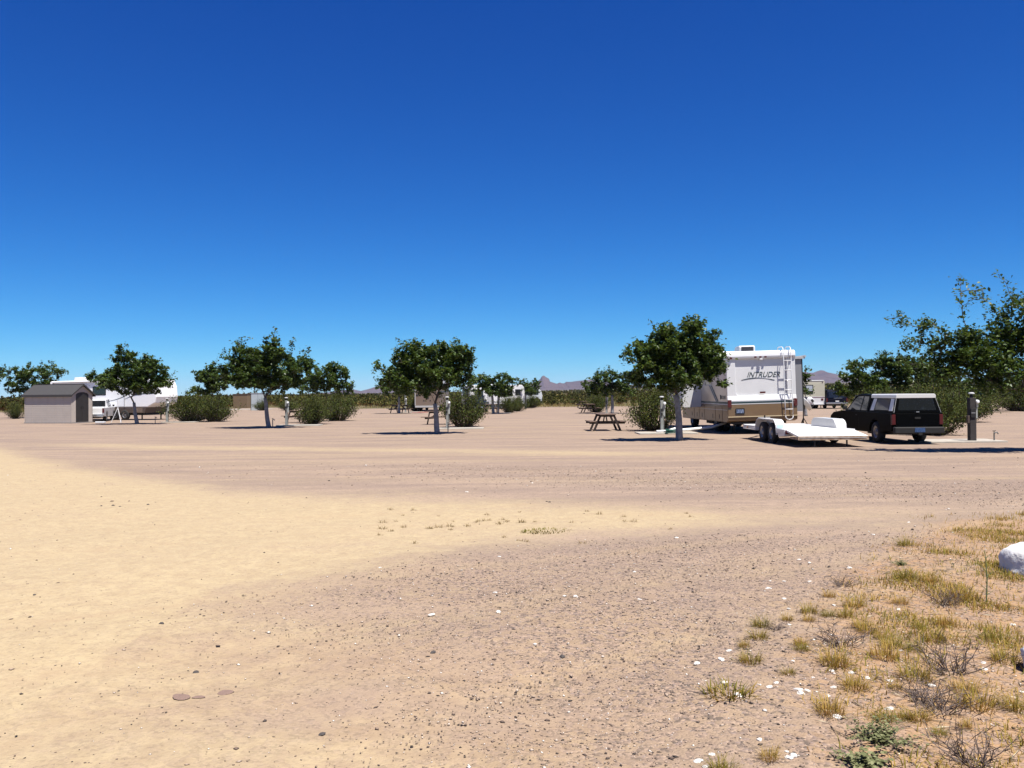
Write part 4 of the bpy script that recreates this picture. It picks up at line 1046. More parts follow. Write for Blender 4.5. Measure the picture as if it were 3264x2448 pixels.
MB().box(-.07, .0, -.06, .04, .62, .86).build('box', mat('brown_box', (.06,.04,.032), .6), tw, bevel=.01); MB().tube([(-.05, 0, -.02), (-.05, 0, .64)], .008, 6).build('cable', chas, tw)
standpipe(-23.0, 56.6, 'small dark standpipe beside the forked mulberry trunk'); standpipe(-12.9, 47.3, 'thin standpipe between the whitewashed trunk and its grey post', .42)
standpipe(-2.9, 39.6, 'dark standpipe at the foot of the leaning pale trunk'); standpipe(15.7, 28.65, 'thick standpipe with a spout next to the dark wooden post', .30)
standpipe(.98, 101.0, 'far standpipe next to the most distant tree', .6)

# ------------------------------------------------------------------ hoses, dish, odds and ends
hose_w = mat('white_sewer_hose', (.78,.77,.75), .5); hose_g = mat('green_hose', (.012,.07,.045), .45)
o = MB().tube([(5.95, 36.25, .09), (6.4, 36.35, .10), (6.7, 36.2, .20), (6.95, 36.3, .14), (7.6, 36.6, .17), (8.35, 36.9, .22), (9.0, 37.1, .40)], .055, 10).build('sewer_hose', hose_w, smooth=2); tag(o, 'white sewer hose running from the post to the motorhome', 'hose')
pts = []
for i in range(90):
    t = i*.42; pts.append((6.55 + (.33 + .05*math.sin(t*.37))*math.cos(t), 35.75 + (.27 + .05*math.cos(t*.23))*math.sin(t), .045 + .0016*i + .012*math.sin(t*1.7)))
o = MB().tube(pts, .017, 6).build('garden_hose', hose_g, smooth=2); tag(o, 'coiled dark green garden hose under the mulberry beside the motorhome', 'hose')
o = MB().tube([(6.9, 35.9, .03), (6.95, 36.1, .2), (6.8, 36.2, .35), (6.4, 36.5, .55), (6.29, 36.55, .75)], .014, 6).build('power_cable', chas, smooth=2); tag(o, 'black power cable plugged into the post by the green hose', 'cable')

sd_ = thing('satellite_dish', 'tilted white satellite dish on a black tripod behind the motorhome tail', 'satellite dish', (12.62, 38.1, 0))
MB().tube([(0,0,0), (0,0,1.0)], .025, 8).build('mast', chas, sd_)
for i in range(3): a = R(90 + 120*i); MB().tube([(0,0,.55), (.32*math.cos(a), .32*math.sin(a), 0)], .016, 6).build('tripod_leg', chas, sd_)
dish_q = Vector((.80, .10, .58)).to_track_quat('Z', 'Y').to_matrix().to_4x4(); DM = Matrix.Translation((.02, 0, 1.12)) @ dish_q
MB(DM).lathe([(.0, -.02), (.18, .01), (.30, .05), (.375, .09), (.37, .10), (.29, .065), (.17, .025), (.0, .0)], (0,0,0), 'z', 28).build('dish', mat('dish_white', (.72,.74,.74), .5), sd_, smooth=2)
MB(DM).tube([(0, -.36, .06), (0, -.30, .34), (0, -.12, .42)], .015, 6).box(-.04, .04, -.16, -.04, .38, .46).build('receiver_arm', chas, sd_)
MB().box(-.06, .06, -.06, .06, .92, 1.14).build('dish_mount', chas, sd_)

tr = thing('dish_tripod', 'bare white metal tripod standing between the shed and the forked mulberry', 'tripod', (-26.3, 58.6, 0))
MB().tube([(0,0,.85), (0,0,1.5)], .03, 8).build('mast', white, tr)
for i in range(3): a = R(200 + 120*i); MB().tube([(0,0,1.0), (.42*math.cos(a), .42*math.sin(a), 0)], .022, 6).build('tripod_leg', white, tr)
sb = MB().box(-.3, .3, -.15, .15, 0, .12).build('white_block', white, bevel=.03); sb.location = (-27.0, 57.6, 0); tag(sb, 'low white plastic block on the ground beside the shed door', 'block')
rm = MB().prism(rounded(-.75, .75, -.5, .5, .1), 'z', 0, .02).build('red_mat', mat('red_mat', (.28,.02,.03), .8)); rm.location = (-8.75, 83.4, .004); tag(rm, 'red mat on the ground beside the far tan motorhome', 'mat')

ub = thing('utility_shed', 'flat-topped tan utility hut far behind the shrubs', 'hut', (-38.4, 124, 0), R(-16))
MB().box(-1.15, 1.15, 0, 1.8, -.05, 1.95).build('wall', mat('hut_tan', (.17,.115,.06), .8, var=.1, scale=2), ub, bevel=.02)
MB().box(-1.2, 1.2, -.05, 1.85, 1.95, 2.02).build('roof', mat('hut_roof', (.15,.10,.07), .8), ub)
MB().prism([(-.05, 1.15), (.05, 1.15), (0, .98)], 'y', -.01, .0).build('warning_mark', chas, ub)
wc = thing('utility_cabinet', 'tall pale grey utility cabinet near the tan hut', 'cabinet', (-30.1, 104, 0), R(14))
MB().box(-.8, .8, 0, 1.2, -.05, 2.0).build('cabinet', mat('cabinet_white', (.34,.37,.38), .6, var=.08, scale=2), wc, bevel=.02)
MB().box(-.82, -.76, -.02, 1.2, 0, 2.02).build('corner_post', chas, wc); MB().box(-.84, .84, -.04, 1.24, 2.0, 2.05).build('cap', greyw, wc); MB().box(-.01, .01, -.006, .0, .1, 1.9).build('door_seam', chas, wc)
slab(-33.6, 111, 6.5, 3.0, 'wide concrete pad between the tan hut and the grey cabinet')

# ------------------------------------------------------------------ mulberry trees
leaf_m = attr_mat('mulberry_leaf', [(0, (.018,.038,.006)), (.45, (.044,.080,.012)), (.8, (.088,.130,.022)), (1, (.16,.185,.04))], .45, .32, spec=.35)
limb_m = mat('tree_bark', (.10,.078,.062), .9, var=.45, scale=9, bump=.5, bscale=30)
wash_m = mat('whitewashed_trunk', (.25,.25,.26), .85, scale=7, col2=(.13,.125,.12), bump=.6, bscale=26, dist=.012)

def leaves(C, size, seed, droop=.5):
    r = np.random.default_rng(seed); n = len(C)
    s = size*r.uniform(.6, 1.25, n)[:, None]
    az = r.random(n)*6.283; el = -r.gamma(2.0, .28, n) + .25
    ax = np.stack([np.cos(az)*np.cos(el), np.sin(az)*np.cos(el), np.sin(el)], 1)
    nm = np.stack([r.normal(0, .55, n), r.normal(0, .55, n), np.full(n, 1.0)], 1)
    sd = np.cross(ax, nm); sd /= np.linalg.norm(sd, axis=1)[:, None]; nn = np.cross(sd, ax)
    w_ = .40*r.uniform(.8, 1.15, n)[:, None]
    v0 = C - ax*s*.5; v1 = C - ax*s*.08 + sd*s*w_ + nn*s*.10; v2 = C + ax*s*.55 - nn*s*.10; v3 = C - ax*s*.08 - sd*s*w_ + nn*s*.10
    V = np.stack([v0, v1, v2, v3], 1).reshape(-1, 3)
    i = np.arange(n)*4
    Fq = np.concatenate([np.stack([i, i+1, i+2], 1), np.stack([i, i+2, i+3], 1)])
    v = np.clip(r.beta(2, 3.2, n), 0, 1)
    return V, Fq, np.repeat(v, 4)

def tree(key, label, group, n_leaf, leaf=.11, trunk=(.09, 1.25), lean=(0, 0), tips=150, seed=0, whitewash=True, depth=.85):
    (bx, by), blobs, shoots = TREES[key]
    r = np.random.default_rng(100 + seed)
    root = thing('mulberry_tree', label, 'tree', (bx, by, 0), 0, group)
    br, fh = trunk
    lx, ly = lean
    fork = np.array([lx, ly, fh])
    # trunk
    tp = [(lx*t + .015*math.sin(7*t + seed), ly*t, -.08 + (fh + .08)*t) for t in np.linspace(0, 1, 8)]
    tr = [br*(1.28 - .42*t + .25*max(0, .12 - t)/.12) for t in np.linspace(0, 1, 8)]
    MB().tube(tp, tr, 11).build('trunk', wash_m if whitewash else limb_m, root, smooth=2)
    # tips in the crown, connected back to the fork by the nearest limb
    vol = np.array([b[2]*b[2]*b[3] for b in blobs])**.85; cnt = np.maximum(4, (tips*vol/vol.sum()).astype(int))
    blobs = [(b[0], b[1], b[2]*1.12, b[3]*1.08) for b in blobs]
    pts = []
    xw = max(b[2] for b in blobs)
    for b, c in zip(blobs, cnt):
        d = r.normal(0, 1, (c, 3)); d /= np.linalg.norm(d, axis=1)[:, None]; q = r.random((c, 1))**.42
        ry = max(b[2]*depth, .35)
        pts.append(d*q*np.array([b[2], ry, b[3]])*1.0 + np.array([b[0], r.normal(0, .15*xw), b[1]]))
    pts = np.concatenate(pts)
    ends = [np.array([sx, r.normal(0, .25), sz]) for sx, sz in shoots]
    cm = pts.mean(0)
    ends += [e + (cm - e)*r.uniform(.12, .3) + r.normal(0, .3, 3)*np.array([1, 1, .5]) for e in ends]      # shorter companions
    nodes = [np.array([lx*.9, ly*.9, fh*.9]), fork]; par = [-1, 0]
    order = np.argsort(np.linalg.norm(pts - fork, axis=1))
    tipid = []
    for p in pts[order]:
        A = np.array(nodes[1:]); dv = p - A; dist = np.linalg.norm(dv, axis=1)
        toA = np.linalg.norm(A - fork, axis=1)
        cost = dist + .35*toA + np.where(dv[:, 2] < -.1*dist, .5*dist, 0)
        j = int(np.argmin(cost)) + 1
        a = nodes[j]; L_ = np.linalg.norm(p - a); k = max(1, int(L_/.28)); prev = j
        perp = r.normal(0, .07*L_, 3); perp[2] += .05*L_
        for i in range(1, k+1):
            t = i/k; nodes.append(a*(1-t) + p*t + perp*math.sin(math.pi*t)); par.append(prev); prev = len(nodes) - 1
        tipid.append(prev)
    n_body = len(nodes)
    C = []
    for e in ends:                                     # long leafy shoots that break the outline
        A = np.array(nodes[1:]); dist = np.linalg.norm(e - A, axis=1); j = int(np.argmin(dist + .2*np.linalg.norm(A - fork, axis=1))) + 1
        a = nodes[j]; L_ = max(np.linalg.norm(e - a), .3); k = max(3, int(L_/.12)); prev = j; sag = np.array([0, 0, .10*L_])
        for i in range(1, k+1):
            t = i/k; q = a*(1-t) + e*t + sag*math.sin(math.pi*t) + r.normal(0, .02, 3); nodes.append(q); par.append(prev); prev = len(nodes)-1
            m_ = max(2, int(r.poisson(10*(1 - .55*t))*(leaf/.11)**-1)); C.append(q + r.normal(0, .04 + .075*(1 - .6*t), (m_, 3)))
    NP = np.array(nodes); n = len(nodes)
    wgt = np.zeros(n)
    for i in range(n-1, 0, -1):
        if wgt[i] == 0: wgt[i] = 1
        wgt[par[i]] += wgt[i]
    rad = np.minimum(.0065*wgt**.46, br*.9)
    mb = MB()
    for i in range(1, n):
        if rad[i] < .0075 and i % 2: pass
        mb.tube([nodes[par[i]], nodes[i]], [min(rad[par[i]], rad[i]*1.25), rad[i]], 5)
    mb.build('limbs', limb_m, root, smooth=2)
    # leaves ride on twigs round the tips and the outer limb nodes
    outer = (np.linalg.norm(NP - fork, axis=1) > .45*np.median(np.linalg.norm(pts - fork, axis=1))) & (np.arange(n) < n_body)
    idx = np.concatenate([np.repeat(tipid, 3), np.nonzero(outer)[0]])
    n_shoot = sum(len(c) for c in C)
    pick = r.choice(idx, max(200, n_leaf - n_shoot))
    tw = r.normal(0, 1, (n, 3, 3)); tw /= np.linalg.norm(tw, axis=2)[:, :, None]; tw[:, :, 2] = tw[:, :, 2]*.7 + .15
    ch = r.integers(0, 3, len(pick)); ln = r.random(len(pick))**.7 * .40
    Cl = NP[pick] + tw[pick, ch]*ln[:, None] + r.normal(0, .06, (len(pick), 3))
    C = np.concatenate(C + [Cl])
    C = C[C[:, 2] > fh*.93]
    V, Fq, v = leaves(C, leaf, seed)
    np_mesh('crown', V, Fq, leaf_m, dict(v=v), parent=root)
    return root

tree('T4', 'leafy mulberry tree with bare grey-white trunk beside the big tan and white motorhome', 'mulberry trees', 22443, .129, (.105, 1.62), (-.1, 0), 210, 4)
tree('T3', 'wide spreading mulberry tree whose pale leaning trunk hides part of a picnic table', 'mulberry trees', 24806, .129, (.10, 1.3), (-.1, 0), 220, 3)
tree('T2', 'dark round mulberry tree with long top shoots beside a thin standpipe', 'mulberry trees', 29000, .140, (.10, 1.6), (-.2, 0), 220, 2)
tree('T1', 'dark mulberry tree with forked trunk in front of the long white fifth-wheel trailer', 'mulberry trees', 22443, .140, (.10, 1.35), (-.2, 0), 200, 1)
tree('T6', 'tall loose mulberry tree with long arching shoots over the dark wooden post', 'mulberry trees', 21000, .102, (.13, 1.5), (-.1, 0), 260, 6, depth=.6)
tree('T0', 'mulberry tree rising behind the small shed roof', 'mulberry trees', 9922, .168, (.10, 1.4), (0, 0), 110, 10)
tree('T00', 'mulberry tree standing alone out past the thin bare-stemmed shrub and the shed', 'mulberry trees', 5906, .168, (.10, 1.4), (0, 0), 60, 11)
tree('T2b', 'small mulberry tree behind the bushy green shrub next to the fifth-wheel trailer', 'mulberry trees', 7560, .168, (.09, 1.3), (0, 0), 90, 12)
tree('T2c', 'low rounded mulberry tree above the double green shrub and half-hidden table', 'mulberry trees', 9922, .157, (.09, 1.3), (0, 0), 110, 13)
tree('T3L', 'small white-trunked mulberry tree with a picnic table behind its foot', 'mulberry trees', 6142, .168, (.10, 1.5), (0, 0), 80, 14)
tree('T3b', 'far mulberry tree with grey trunk standing in front of a white travel trailer', 'mulberry trees', 7560, .179, (.11, 1.5), (-.1, 0), 90, 15)
tree('T3c', 'smallest and most distant mulberry tree, whitewashed, at the edge of the scrub', 'mulberry trees', 4252, .190, (.10, 1.5), (0, 0), 60, 16)
tree('T4b', 'low broad mulberry tree behind the nearest picnic table, its trunk beside a white post', 'mulberry trees', 8977, .168, (.11, 1.5), (0, 0), 100, 17)
tree('T5', 'broad mulberry tree massed behind the roof of the black pickup', 'mulberry trees', 19000, .151, (.11, 1.4), (0, 0), 150, 18)
tree('T5b', 'low dark mulberry tree behind the tall loose one, over the green shrub', 'mulberry trees', 9000, .168, (.10, 1.4), (0, 0), 80, 19)
tree('T7', 'far mulberry tree above the post beside the grey trailer', 'mulberry trees', 4252, .179, (.10, 1.4), (0, 0), 60, 20)
tree('T8', 'narrow strip of mulberry tree showing between the motorhome and the cream camper', 'mulberry trees', 1700, .168, (.09, 1.3), (0, 0), 60, 21)

# ------------------------------------------------------------------ creosote shrubs between the sites
shrub_m = attr_mat('shrub_leaf', [(0, (.018,.028,.006)), (.45, (.046,.062,.013)), (.8, (.085,.096,.02)), (1, (.15,.13,.03))], .7, .15, spec=.12)
stem_m = mat('shrub_stem', (.10,.068,.048), .9, var=.4, scale=5)
def shrub_proto(seed, n_stem=80, n_leaf=8800, leaf=.052):
    r = np.random.default_rng(seed); root = thing('creosote_shrub', '', 'shrub')
    mb = MB(); C = []
    for i in range(n_stem):
        az = r.random()*6.283; sp = r.random()**.6; b = Vector((.16*math.cos(az)*sp, .16*math.sin(az)*sp, -.02))
        out = 1.0*sp*r.uniform(.7, 1.2); top = (1 - .42*sp*sp)*r.uniform(.55, 1.15)
        pts = []
        for t in np.linspace(0, 1, 6):
            q = b + Vector((math.cos(az)*out*t**.8, math.sin(az)*out*t**.8, top*t**(.85 + .3*sp))); q += Vector(r.normal(0, .025, 3))*t; pts.append(q)
        mb.tube(pts, [.016, .013, .010, .008, .006, .003], 4)
        k = n_leaf//n_stem; t = r.beta(2.6, 1.15, k); ip = t*5; j = np.minimum(ip.astype(int), 4); fr = (ip - j)[:, None]; P = np.array(pts)
        C.append(P[j]*(1-fr) + P[j+1]*fr + r.normal(0, 1, (k, 3))*(.035 + .075*t[:, None])*np.array([1, 1, .8]))
    mb.build('stems', stem_m, root)
    C = np.concatenate(C); C[:, 2] = np.maximum(C[:, 2], .03)
    V, Fq, v = leaves(C, leaf, seed); np_mesh('foliage', V, Fq, shrub_m, dict(v=np.clip(v*1.1, 0, 1)), parent=root)
    return root
SH = [shrub_proto(s) for s in (31, 32, 33)]
used = set()
def shrub(k, x, y, rx, h, label, rz=0, ry=None):
    if k not in used: o = SH[k]; used.add(k)
    else: o = copy_tree(SH[k])
    o.location = (x, y, 0); o.rotation_euler = (0, 0, rz); o.scale = (rx, ry or rx, h)
    return tag(o, label, 'shrub', 'green shrubs between the camping sites')
shrub(0, -21.7, 59.2, 1.6, 1.95, 'wide green shrub by the grey post in front of the fifth-wheel front', .3)
shrub(1, -19.9, 58.9, 1.3, 1.75, 'darker half of the double shrub next to the fifth-wheel, on its tree side', 1.3)
shrub(2, -11.9, 52.0, 1.2, 1.75, 'dense green shrub behind the picnic table near the standpipe tree', 2.0)
shrub(0, -11.6, 58.5, 1.3, 1.85, 'green shrub half hidden behind the denser one by the standpipe tree', 2.4)
shrub(1, -2.5, 45.4, 1.22, 1.95, 'rounded green shrub with red stems right behind the grey meter post', .7)
shrub(2, 6.35, 39.2, 1.2, 2.05, 'loose brownish green shrub behind the post with the coiled green hose', .2)
shrub(0, 16.0, 33.2, 1.1, 2.0, 'tall green shrub beside the black pickup', 4.0)
shrub(1, 16.6, 35.6, 1.2, 1.9, 'green shrub behind the one that touches the pickup', 5.0)
shrub(2, 20.6, 49.5, 1.8, 1.85, 'broad shrub showing above the cab of the black pickup', 1.0)
shrub(1, 22.6, 48.5, 1.7, 1.7, 'broad shrub showing above the topper roof of the black pickup', 3.1)
shrub(0, 23.8, 46.5, 1.5, 1.75, 'bushy shrub behind the dark wooden post', 2.0)
shrub(1, 31.5, 64.5, 1.9, 1.8, 'broad shrub backing the picnic tables past the wooden post', .6)
shrub(2, 34.5, 65.5, 2.2, 2.2, 'shrub behind the far picnic table by the tall loose tree', 3.6)
shrub(1, 39.5, 68.5, 2.0, 2.1, 'shrub at the foot of the post beside the grey trailer', .4)
shrub(0, -10.0, 91.0, .9, 1.6, 'narrow shrub between the far post and the tan motorhome', .9)
shrub(2, -.35, 78.6, 1.0, 1.6, 'small shrub behind the far grey tree trunk and its post', 2.8)
shrub(1, .55, 84.5, 1.0, 1.5, 'dark shrub behind the small far one, towards the last tree', 1.9)
shrub(0, 2.2, 104.0, 1.2, 1.6, 'shrub beyond the most distant tree', .5)
shrub(2, 7.4, 77.5, 1.1, 1.7, 'dark shrub between the two far tables and the white post', 1.2)
shrub(1, -40.7, 72.0, .8, 1.3, 'thin bare-stemmed shrub next to the shed', 2.2)
shrub(0, -29.2, 102.5, .9, 1.3, 'shrub in front of the white utility cabinet', 1.7)
shrub(2, -25.6, 100.5, 1.3, 1.1, 'low dark shrub behind the whitewashed trunk of the standpipe tree', 3.3)

# ------------------------------------------------------------------ weeds, tufts and stones of the foreground
blade_m = attr_mat('grass_blade', [(0, (.095,.10,.014)), (.4, (.19,.16,.026)), (.7, (.30,.20,.045)), (1, (.40,.28,.09))], .75, .3, spec=.15)
dry_m = attr_mat('dry_blade', [(0, (.12,.085,.035)), (.5, (.21,.15,.06)), (1, (.32,.24,.11))], .85, .2, spec=.1)
twig_m = attr_mat('dead_twig', [(0, (.05,.033,.026)), (.5, (.10,.075,.064)), (1, (.19,.155,.14))], .9, 0, spec=.1)
sage_m = attr_mat('sage_leaf', [(0, (.085,.095,.04)), (.5, (.17,.18,.085)), (1, (.30,.30,.17))], .85, .25, spec=.1)
def blades(n, r_, h0, h1, spread, width, seed, hue=(0, 1), ring=.35):
    r = np.random.default_rng(seed)
    az = r.random(n)*6.283; q = np.sqrt(r.random(n))*r_; b = np.stack([np.cos(az)*q, np.sin(az)*q, np.full(n, -.012)], 1)
    a2 = az + r.normal(0, .8, n); ln = r.uniform(h0, h1, n); tilt = np.abs(r.normal(0, spread, n)) + .15*q/r_
    d = np.stack([np.cos(a2)*np.sin(tilt), np.sin(a2)*np.sin(tilt), np.cos(tilt)], 1)
    m1 = b + d*ln[:, None]*.55; d2 = d + np.stack([np.cos(a2)*.5, np.sin(a2)*.5, np.full(n, -.25)], 1); tp = m1 + d2*ln[:, None]*.45
    sd = np.stack([-np.sin(a2), np.cos(a2), np.zeros(n)], 1)*width*r.uniform(.6, 1.3, n)[:, None]
    V = np.stack([b - sd, b + sd, m1 + sd*.8, m1 - sd*.8, tp], 1).reshape(-1, 3); i = np.arange(n)*5
    Fq = np.concatenate([np.stack([i, i+1, i+2], 1), np.stack([i, i+2, i+3], 1), np.stack([i+3, i+2, i+4], 1)])
    v = np.clip(hue[0] + (hue[1]-hue[0])*r.random(n), 0, 1)
    return V, Fq, np.repeat(v, 5)
def proto_list(fn, n): return [fn(i) for i in range(n)]
def mesh_only(V, Fq, m, v, name):
    o = np_mesh(name, V, Fq, m, dict(v=v)); me = o.data; bpy.data.objects.remove(o); return me
TUFT = [mesh_only(*(lambda q: (q[0], q[1], blade_m, q[2]))(blades(240, .065, .035, .145, .7, .0016, 50+i, (.05+.14*i, .6+.13*i))), 'grass_tuft') for i in range(4)]
DRYT = [mesh_only(*(lambda q: (q[0], q[1], dry_m, q[2]))(blades(34, .05, .03, .09, .8, .003, 60+i, (0, .7))), 'dry_tuft') for i in range(3)]
def inst(me, name, x, y, s, label, cat, group, rz=None, z=None, sz=None):
    o = bpy.data.objects.new(name, me); COL.objects.link(o)
    o.location = (x, y, (gz(x, y) if z is None else z)); o.rotation_euler = (0, 0, rng.random()*6.28 if rz is None else rz); o.scale = (s, s, sz or s)
    return tag(o, label, cat, group)
for i, (x, y, s) in enumerate(GREEN_TUFTS):
    inst(TUFT[i % 4], 'grass_tuft', x, y, s*rng.uniform(.7, 1.25), ('fresh green grass tuft growing in the weedy gravel', 'olive green grass tuft growing in the weedy gravel', 'yellow-green grass tuft growing in the weedy gravel', 'straw yellow grass tuft growing in the weedy gravel')[i % 4], 'grass tuft', 'grass tufts in the weedy corner')
for i, (x, y) in enumerate(DRY_TUFTS):
    inst(DRYT[i % 3], 'dry_tuft', x, y, rng.uniform(.45, .95), 'tiny dry grass tuft in the pale yellow sand strip', 'grass tuft', 'dry tufts in the sand strip')
def twiggy(seed, n, h, rx, m, leafn=0, leafsize=.02, leafm=None):
    r = np.random.default_rng(seed); V, Fq, A = [], [], []
    def seg(a, b, w0, w1, v):
        o = len(V); d = b - a; u = np.cross(d, r.normal(0, 1, 3)); u /= np.linalg.norm(u) + 1e-9; u2 = np.cross(d/np.linalg.norm(d), u)
        for p, w_ in ((a, w0), (b, w1)):
            for t in range(3): c = 2*math.pi*t/3; V.append(p + (u*math.cos(c) + u2*math.sin(c))*w_); A.append(v)
        for t in range(3): q = (t+1) % 3; Fq.append((o+t, o+q, o+3+q)); Fq.append((o+t, o+3+q, o+3+t))
    for i in range(n):
        az = r.random()*6.283; sp = r.random()**.5; p = np.array([.03*math.cos(az), .03*math.sin(az), -.01]); d = np.array([math.cos(az)*sp*rx, math.sin(az)*sp*rx, h*(1-.5*sp)]); v = r.random()
        for j in range(3):
            q = p + d/3 + r.normal(0, .12*h, 3)*np.array([1, 1, .5]); q[2] = max(q[2], .004); seg(p, q, .0035*(1-.25*j), .0035*(.75-.2*j), v)
            for _ in range(2):
                e = q + r.normal(0, .16*h, 3) + np.array([0, 0, .05*h]); e[2] = max(e[2], .004); seg(q, e, .0018, .0009, v)
            p = q
    return mesh_only(np.array(V), np.array(Fq), m, np.array(A), 'dead_shrub')
DEAD = [twiggy(70+i, 26, .17, .17, twig_m) for i in range(3)]
dl = ['spiky brown half-dead weed with a dark root in the gravel', 'flat grey dead weed lying beside the green tuft', 'dark brown tangled dead weed in the dry grass', 'dark dead bush next to the grey one', 'pale grey dead bush with fine twigs beside a darker one', 'round purplish grey dead bush on bare orange soil', 'thin upright dead stems among yellow grass', 'small grey dead weed behind the biggest green tuft']
for i, (x, y, s) in enumerate(DEAD_SHRUBS):
    inst(DEAD[i % 3], 'dead_weed', x, y, s*1.0, dl[i], 'dead weed', 'dead weeds in the weedy corner', sz=(.35 if i == 1 else s))
def sage(seed, n_st, size, per):
    r = np.random.default_rng(seed); C = []
    for i in range(n_st):
        az = r.random()*6.283; sp = r.random()**.6; L_ = r.uniform(.10, .24); t = np.linspace(.15, 1, per)[:, None]
        e = np.array([math.cos(az)*sp, math.sin(az)*sp, .75*(1 - .6*sp) + .12])*L_; bend = np.array([0, 0, -.03*sp])
        C.append(e*t + bend*t*t + r.normal(0, .010, (per, 3)))
    C = np.concatenate(C); C[:, 2] = np.maximum(C[:, 2], .004)
    V, Fq, v = leaves(C, size, seed)
    tips_ = C[per-1::per]; k = len(tips_); o_ = len(V)
    V = np.concatenate([V, np.array([[0, 0, -.01], [.006, .004, -.01]]), tips_]); v = np.concatenate([v, np.zeros(k + 2)])
    Fq = np.concatenate([Fq, np.stack([np.full(k, o_), np.full(k, o_+1), o_+2+np.arange(k)], 1)])
    return mesh_only(V, Fq, sage_m, v, 'sage_weed')
SG = [sage(80, 60, .019, 12), sage(81, 40, .034, 8)]
sl_ = ['silvery grey-green bushy weed at the bottom edge with straw grass around it', 'coarse large-leaved grey-green weed sprawling in front of the silvery bush', 'small blue-green weed sitting in the gravel edge']
for i, (x, y, s) in enumerate(SAGE):
    inst(SG[0 if i != 1 else 1], 'sage_weed', x, y, s*1.1, sl_[i], 'weed', None, sz=s*(.75 if i != 1 else .5))
V, Fq, v = blades(420, .34, .02, .07, 1.1, .005, 91, (.0, .5)); o = np_mesh('creeping_weed', V*np.array([1, .6, .8]), Fq, blade_m, dict(v=v)); o.location = (.43, 10.95, gz(.43, 10.95))
tag(o, 'low creeping green weed patch alone on the pale sand', 'weed')
V, Fq, v = blades(200, .13, .03, .12, .9, .004, 92, (.0, .8)); o = np_mesh('flowering_weed', V, Fq, blade_m, dict(v=v)); o.location = (1.19, 4.92, gz(1.19, 4.92))
tag(o, 'green weed with yellow blooms in the bare gravel', 'weed')
# tall single stem with a few side leaves
mb = MB(); mb.tube([(0,0,-.02), (.01,0,.2), (0,.01,.42)], [.006,.005,.002], 5)
for i in range(7): a = i*2.1; mb.tube([(0,0,.06+.05*i), (.06*math.cos(a), .06*math.sin(a), .10+.05*i)], [.003,.001], 4)
o = mb.build('weed_stalk', mat('stalk_green', (.10,.13,.05), .8)); o.location = (3.78, 7.05, gz(3.78, 7.05)); tag(o, 'tall thin green weed stalk standing in yellow grass', 'weed')

# dry grass cover of the weedy corner (uncountable)
n = 90000; yy = rng.uniform(3.2, 12.0, n*5); xx = rng.uniform(1.0, 10.0, n*5)
edge_ = np.interp(yy, [3.98, 5.95, 7.91, 11.59], [1.5, 2.0, 2.9, 5.5])
cl = np.sin(xx*2.9 + 1.3*np.sin(yy*1.9)) * np.sin(yy*2.3 + 1.1*np.sin(xx*1.7)) + .6*np.sin(xx*6.1 + yy*4.7)*np.sin(yy*5.3 - xx*2)
dens = sstep(-.3, 1.6, xx - edge_)*(.08 + .92*sstep(.0, .6, cl))
keep = (rng.random(n*5) < dens) & (xx < yy*.8 + 1.5); xx, yy = xx[keep][:n], yy[keep][:n]; n = len(xx)
V, Fq, v = blades(n, .001, .025, .10, .9, .0032, 95, (0, 1))
V = V.reshape(n, 5, 3) + np.stack([xx, yy, land(xx, yy)], 1)[:, None, :]
gl = .5 + .5*np.sin(xx*1.3 + 2)*np.sin(yy*1.7)
v = np.clip(.28 + .72*v.reshape(n, 5) - .40*gl[:, None]*(rng.random(n) < .6)[:, None], 0, 1)
o = np_mesh('dry_grass', V.reshape(-1, 3), Fq, blade_m, dict(v=v.ravel())); o['kind'] = 'stuff'
tag(o, 'sparse yellow dry grass covering the weedy corner', 'grass')

# ------------------------------------------------------------------ stones
def rock_mesh(seed, m, sub=1, flat=.5, name='stone', rough=.22):
    import bmesh
    bm = bmesh.new(); bmesh.ops.create_icosphere(bm, subdivisions=sub, radius=1); r = np.random.default_rng(seed)
    ph = r.uniform(0, 6.28, 9); 
    for v_ in bm.verts:
        c = v_.co; k = 1 + rough*(math.sin(3*c.x + ph[0]) * math.sin(2.6*c.y + ph[1]) + .6*math.sin(5*c.z + 3*c.x + ph[2])) + r.normal(0, rough*.18)
        v_.co = Vector((c.x*k*(1 + .25*math.sin(ph[3])), c.y*k*(1 + .25*math.sin(ph[4])), c.z*k*flat))
    me = bpy.data.meshes.new(name); bm.to_mesh(me); bm.free(); me.materials.append(m)
    if sub > 2: me.polygons.foreach_set('use_smooth', [True]*len(me.polygons))
    return me
white_m = mat('white_stone', (.62,.60,.56), .85, scale=2.2, col2=(.44,.40,.35), bump=.3)
dark_m = mat('dark_stone', (.06,.05,.045), .8, var=.4, scale=3)
WS = [rock_mesh(s, white_m, 2, .42) for s in range(5)]; DS = [rock_mesh(20+s, dark_m, 2, .6) for s in range(3)]
def stone(me, x, y, s, label, group, name='white_stone'):
    inst(me, name, x, y, s, label, 'stone', group, z=gz(x, y) + s*.05)
for i, (x, y) in enumerate(WHITE_STONES):
    stone(WS[i % 5], x, y, float(rng.uniform(.009, .021))*(1 + .05*y), 'small white stone lying loose in the weedy gravel', 'white stones in the weedy gravel')
for i, (x, y) in enumerate(CENTRE_STONES):
    stone(WS[i % 5], x, y, float(rng.uniform(.012, .02))*(1 + .04*y), 'small white stone alone on the open pink gravel', 'white stones on the open gravel')
for i, (x, y) in enumerate(DARK_STONES + DARK_STONES2):
    stone(DS[i % 3], x, y, float(rng.uniform(.010, .016))*(1 + .05*y), 'small dark stone lying on the open sand and gravel', 'dark stones on the open ground', 'dark_stone')
